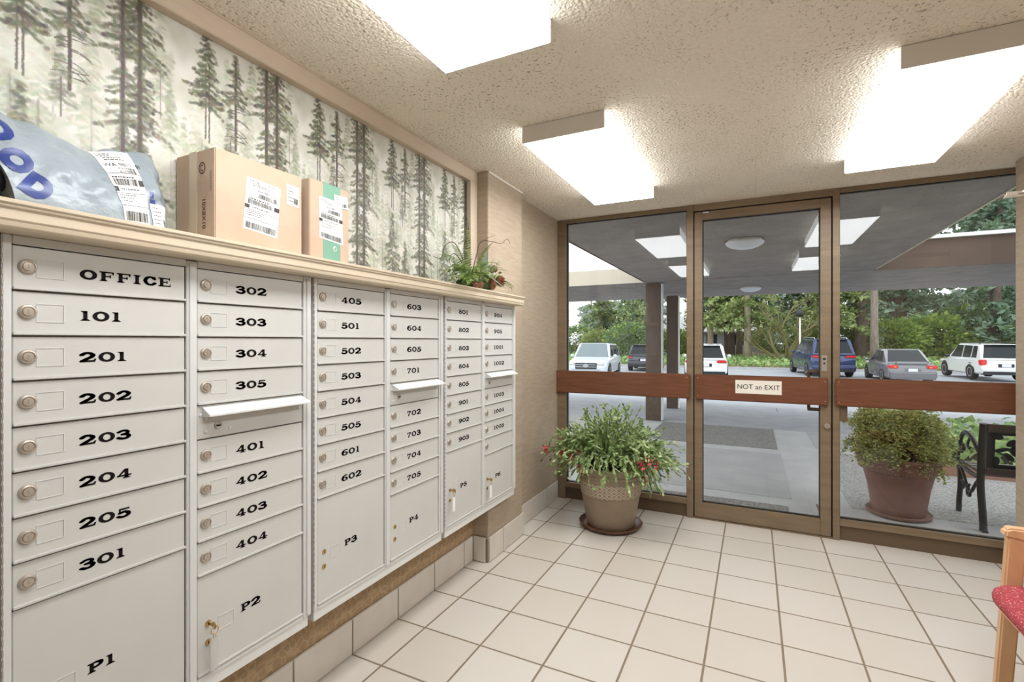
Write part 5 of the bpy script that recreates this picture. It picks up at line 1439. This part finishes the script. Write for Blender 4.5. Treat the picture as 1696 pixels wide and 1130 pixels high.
FOL = {'needle': [bough_cloud(s, 3.0, 13, 3.2, 110, 46, .42, M['needle'], 'foliage') for s in (1, 2)],
       'low': [bough_cloud(s, 1.2, 12, 3.0, 100, 46, .40, M['needle'], 'foliage') for s in (3,)],
       'olive': [bough_cloud(s, 2.2, 10, 2.8, 90, 46, .38, M['olive'], 'foliage', .4) for s in (4, 5)],
       'small': [bough_cloud(6, .8, 5.0, 2.3, 70, 44, .34, M['olive'] + M['needle'], 'foliage', .5)]}
def bank_z(y): return float(np.interp(y, [34.4, 43, 85], [-.27, .05, .7]))
def tree(name, label, x, y, r0, h, fol, bark, lean=0.0, scale=1.0, rz=0.0, g=.1):
    k = 1.24; x, y, r0, h, scale = x * k, y * k, r0 * k, h * k, scale * k; g = bank_z(y)
    r = thing(name, label, 'tree', (x, y, g), rz, 'trees beyond the car park')
    b = MB(); n = 9
    b.tube([(lean * h * (i / n) + .05 * r0 * math.sin(3 * i), 0, -.15 + h * i / n) for i in range(n + 1)], [r0 * (1.25 if i == 0 else 1 - .55 * i / n) for i in range(n + 1)], 12)
    b.build('trunk', M[bark], r, smooth=True)
    if fol:
        o = link('foliage', fol, r); o.scale = (scale,) * 3; o.rotation_euler = (0, 0, rz * 1.7 + x)
    return r
tree('conifer_tree', 'slim pale-trunked tree beyond the silver SUV, leftmost trunk in the left window', -8.28, 38.3, .16, 9, FOL['small'][0], 'bark_pale', scale=1.0)
tree('conifer_tree', 'slim grey-trunked tree just left of the canopy posts', -6.88, 34.5, .15, 7, FOL['small'][0], 'bark', rz=1.0, scale=.9)
tree('conifer_tree', 'pale-trunked tree directly behind the white SUV', -2.64, 35.5, .20, 14, FOL['olive'][0], 'bark_pale', scale=1.0)
tree('conifer_tree', 'leaning dark trunk between the house and the ivy bank', -1.70, 39.1, .22, 12, FOL['olive'][1], 'bark_dark', lean=-.06)
tree('conifer_tree', 'thick dark-trunked tree left of the pale trunk seen through the door', -1.45, 37.3, .24, 15, FOL['needle'][0], 'bark_dark', rz=.4)
tree('conifer_tree', 'straight pale trunk in the middle of the view through the door', -.36, 33.3, .21, 14, FOL['olive'][0], 'bark_pale', rz=2.0)
tree('conifer_tree', 'narrow grey trunk behind the straight pale trunk', -1.0, 40.5, .20, 15, FOL['needle'][1], 'bark', rz=1.2)
tree('conifer_tree', 'thick dark-barked fir just right of the right door jamb', 5.71, 35.2, .40, 15, FOL['needle'][1], 'bark_dark', rz=.7)
tree('conifer_tree', 'pale pinkish trunk rising behind the grey saloon car', 5.76, 31.9, .20, 13, None, 'bark')
tree('conifer_tree', 'broad shaggy dark trunk behind the grey saloon car', 8.63, 41.1, .62, 16, FOL['needle'][0], 'bark_dark', rz=2.6)
tree('conifer_tree', 'leaning brown-trunked fir behind the white estate car', 11.86, 36.0, .26, 15, FOL['low'][0], 'bark_dark', lean=.035, rz=.2)
tree('conifer_tree', 'blue-green fir with low branches behind the right end of the bank', 14.6, 40.0, .3, 15, FOL['low'][0], 'bark', rz=1.9, scale=1.1)
tree('conifer_tree', 'tall green fir above the estate car, seen under the canopy opening', 10.2, 44.0, .3, 18, FOL['needle'][1], 'bark', rz=3.0, scale=1.25)
tree('conifer_tree', 'tall fir at the far right whose crown fills the canopy opening', 16.5, 46.0, .3, 18, FOL['needle'][0], 'bark', rz=4.0, scale=1.3)
tree('conifer_tree', 'blue-green fir behind the dark blue SUV', 3.6, 40.5, .28, 15, FOL['needle'][0], 'bark', rz=5.0)
tree('conifer_tree', 'dark fir whose boughs hang over the dark blue SUV', 4.1, 34.0, .25, 13, FOL['olive'][1], 'bark_dark', rz=1.4, scale=.85)
tree('conifer_tree', 'misty fir in the gap between silver and black SUVs', -9.4, 45.0, .2, 7, FOL['small'][0], 'bark', rz=2.2, scale=1.15)
tree('conifer_tree', 'soft green tree behind the silver SUV at the left window edge', -12.6, 44.0, .2, 6, FOL['small'][0], 'bark', rz=.3, scale=1.1)
M['misty'] = [m_leaf('haze_tinted_green', (186, 198, 178), (160, 176, 156)), m_leaf('haze_tinted_blue_green', (196, 206, 198), (172, 186, 178))]  # distance haze is put into these pale leaf colours
HAZE_TINTED = [bough_cloud(21, .5, 9, 3.4, 90, 60, .55, M['misty'], 'foliage', .45), bough_cloud(22, .3, 7, 3.8, 90, 60, .55, M['misty'], 'foliage', .35)]
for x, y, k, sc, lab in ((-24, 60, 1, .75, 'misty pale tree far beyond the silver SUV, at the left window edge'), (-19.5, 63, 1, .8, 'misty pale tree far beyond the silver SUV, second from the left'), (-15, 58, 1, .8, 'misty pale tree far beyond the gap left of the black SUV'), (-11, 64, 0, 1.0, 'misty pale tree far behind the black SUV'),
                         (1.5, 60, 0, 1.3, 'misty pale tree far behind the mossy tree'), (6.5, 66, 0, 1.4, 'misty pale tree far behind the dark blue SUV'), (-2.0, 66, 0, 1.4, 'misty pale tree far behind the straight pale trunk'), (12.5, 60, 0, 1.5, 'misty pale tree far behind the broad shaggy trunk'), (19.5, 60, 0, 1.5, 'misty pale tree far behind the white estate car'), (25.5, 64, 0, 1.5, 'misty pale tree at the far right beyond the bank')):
    tree('conifer_tree', lab, x, y, .2, 8 if y > 57 and k else 12, HAZE_TINTED[k], 'bark_pale', scale=sc, rz=x, g=.3)
def mossy_tree():
    r = thing('mossy_tree', 'low many-stemmed mossy tree with bare branches on the ivy bank', 'tree', (2.0, 39.6, -.10), 0, 'trees beyond the car park')
    rg = random.Random(12); b = MB(); fine = MB(); C = []
    def grow(p, d, L, r0, k):
        P = [p]; q = p.copy(); dd = d.copy()
        for i in range(6):
            dd = (dd + Vector((rg.gauss(0, .13), rg.gauss(0, .13), rg.gauss(.03, .10)))).normalized(); q = q + dd * L / 6; P.append(q.copy())
        (b if k < 2 else fine).tube(P, [r0 * (1 - .5 * i / 6) for i in range(7)], 6 if k < 2 else 4)
        if k < 4:
            for _ in range(3 if k < 3 else 2):
                i = rg.randint(2, 6); a = rg.uniform(0, 6.28)
                grow(P[i], (dd + Vector((math.cos(a), math.sin(a), rg.uniform(-.15, .4))) * .8).normalized(), L * rg.uniform(.5, .75), r0 * .5, k + 1)
        elif rg.random() < .6: C.append(tuple(q))
    for an, up in ((2.9, .75), (3.6, 1.0), (.3, .75), (5.4, 1.1), (1.2, 1.3), (4.6, .9)):
        grow(Vector((.08 * math.cos(an), .08 * math.sin(an), 0)), Vector((math.cos(an), math.sin(an) * .7, up)).normalized(), 2.1, .11, 0)
    b.build('trunk', M['bark_moss'], r, smooth=True); fine.build('twigs', M['bark_moss'], r)
    if C: link('foliage', leaf_mesh('foliage', C, .16, 5, M['olive']), r)
    r.scale = (1.25,) * 3
mossy_tree()
BUSH = {'lime': bush_cloud(1, 1.9, 2.6, 3000, .26, M['lime'], 'shrub'), 'olive': bush_cloud(2, 2.0, 2.4, 2600, .26, M['olive'], 'shrub'), 'green': bush_cloud(3, 2.2, 3.2, 3000, .28, M['needle'] + M['lime'], 'shrub')}
for x, y, kind, sc, lab in ((7.4, 36.5, 'lime', 1.0, 'yellow-green shrub behind the grey saloon car'), (9.6, 37.5, 'lime', 1.1, 'bright yellow-green shrub between the saloon and the estate car'), (12.2, 40.0, 'green', 1.1, 'green shrub behind the roof of the white estate car'),
                           (15.5, 43.0, 'olive', 1.2, 'olive shrub at the far right of the bank'), (4.6, 37.6, 'olive', .9, 'olive shrub right of the dark blue SUV'), (-7.7, 33.4, 'green', .80, 'green shrub between the silver and black SUVs'),
                           (-10.6, 37.0, 'olive', .85, 'olive shrub behind the silver SUV'), (-5.6, 40.0, 'lime', .8, 'yellow-green shrub behind the black SUV'), (-13.6, 40.0, 'green', .8, 'green shrub at the far left of the car park'),
                           (1.8, 45.0, 'olive', 1.0, 'olive shrub far behind the mossy tree'), (-11.5, 50.0, 'green', 1.1, 'green shrub left of the grey house, far behind the cars')):
    o = link('shrub', BUSH[kind], None, (x * 1.22, y * 1.22, bank_z(y * 1.22) - .05)); o.scale = (sc * 1.22, sc * 1.22, sc * 1.16); o.rotation_euler = (0, 0, x); tag(o, lab, 'shrub', 'shrubs beyond the car park')

def house():
    r = thing('house', 'grey single-storey house with a pale roof far behind the white SUV', 'house', (-4.4, 57.5, .25), .05)
    MB().box(-4.2, 4.2, 0, 5, 0, 1.9).build('wall', M['house'], r)
    b = MB(); b.prism([(-.5, 1.85), (2.5, 3.4), (5.5, 1.85), (5.5, 1.75), (-.5, 1.75)], 'x', -4.6, 4.6); b.build('roof', M['roof'], r)
    r.scale = (1.2,) * 3
    for x in (-2.4, .2, 2.4): MB().box(x - .45, x + .45, -.03, .02, .6, 1.55).build('window', M['car_glass'], r)
house()
def street_lamp():
    r = thing('street_lamp', 'pale lamp post with a dark globe head behind the mossy tree', 'street lamp', (2.62, 35.9, -.25))
    MB().tube([(0, 0, 0), (0, 0, 3.15)], [.055, .045], 12).build('pole', M['fixture'], r, smooth=True)
    MB().ball((0, 0, 3.40), .24, 20, 12).build('globe', M['plastic'], r, smooth=True)
street_lamp()
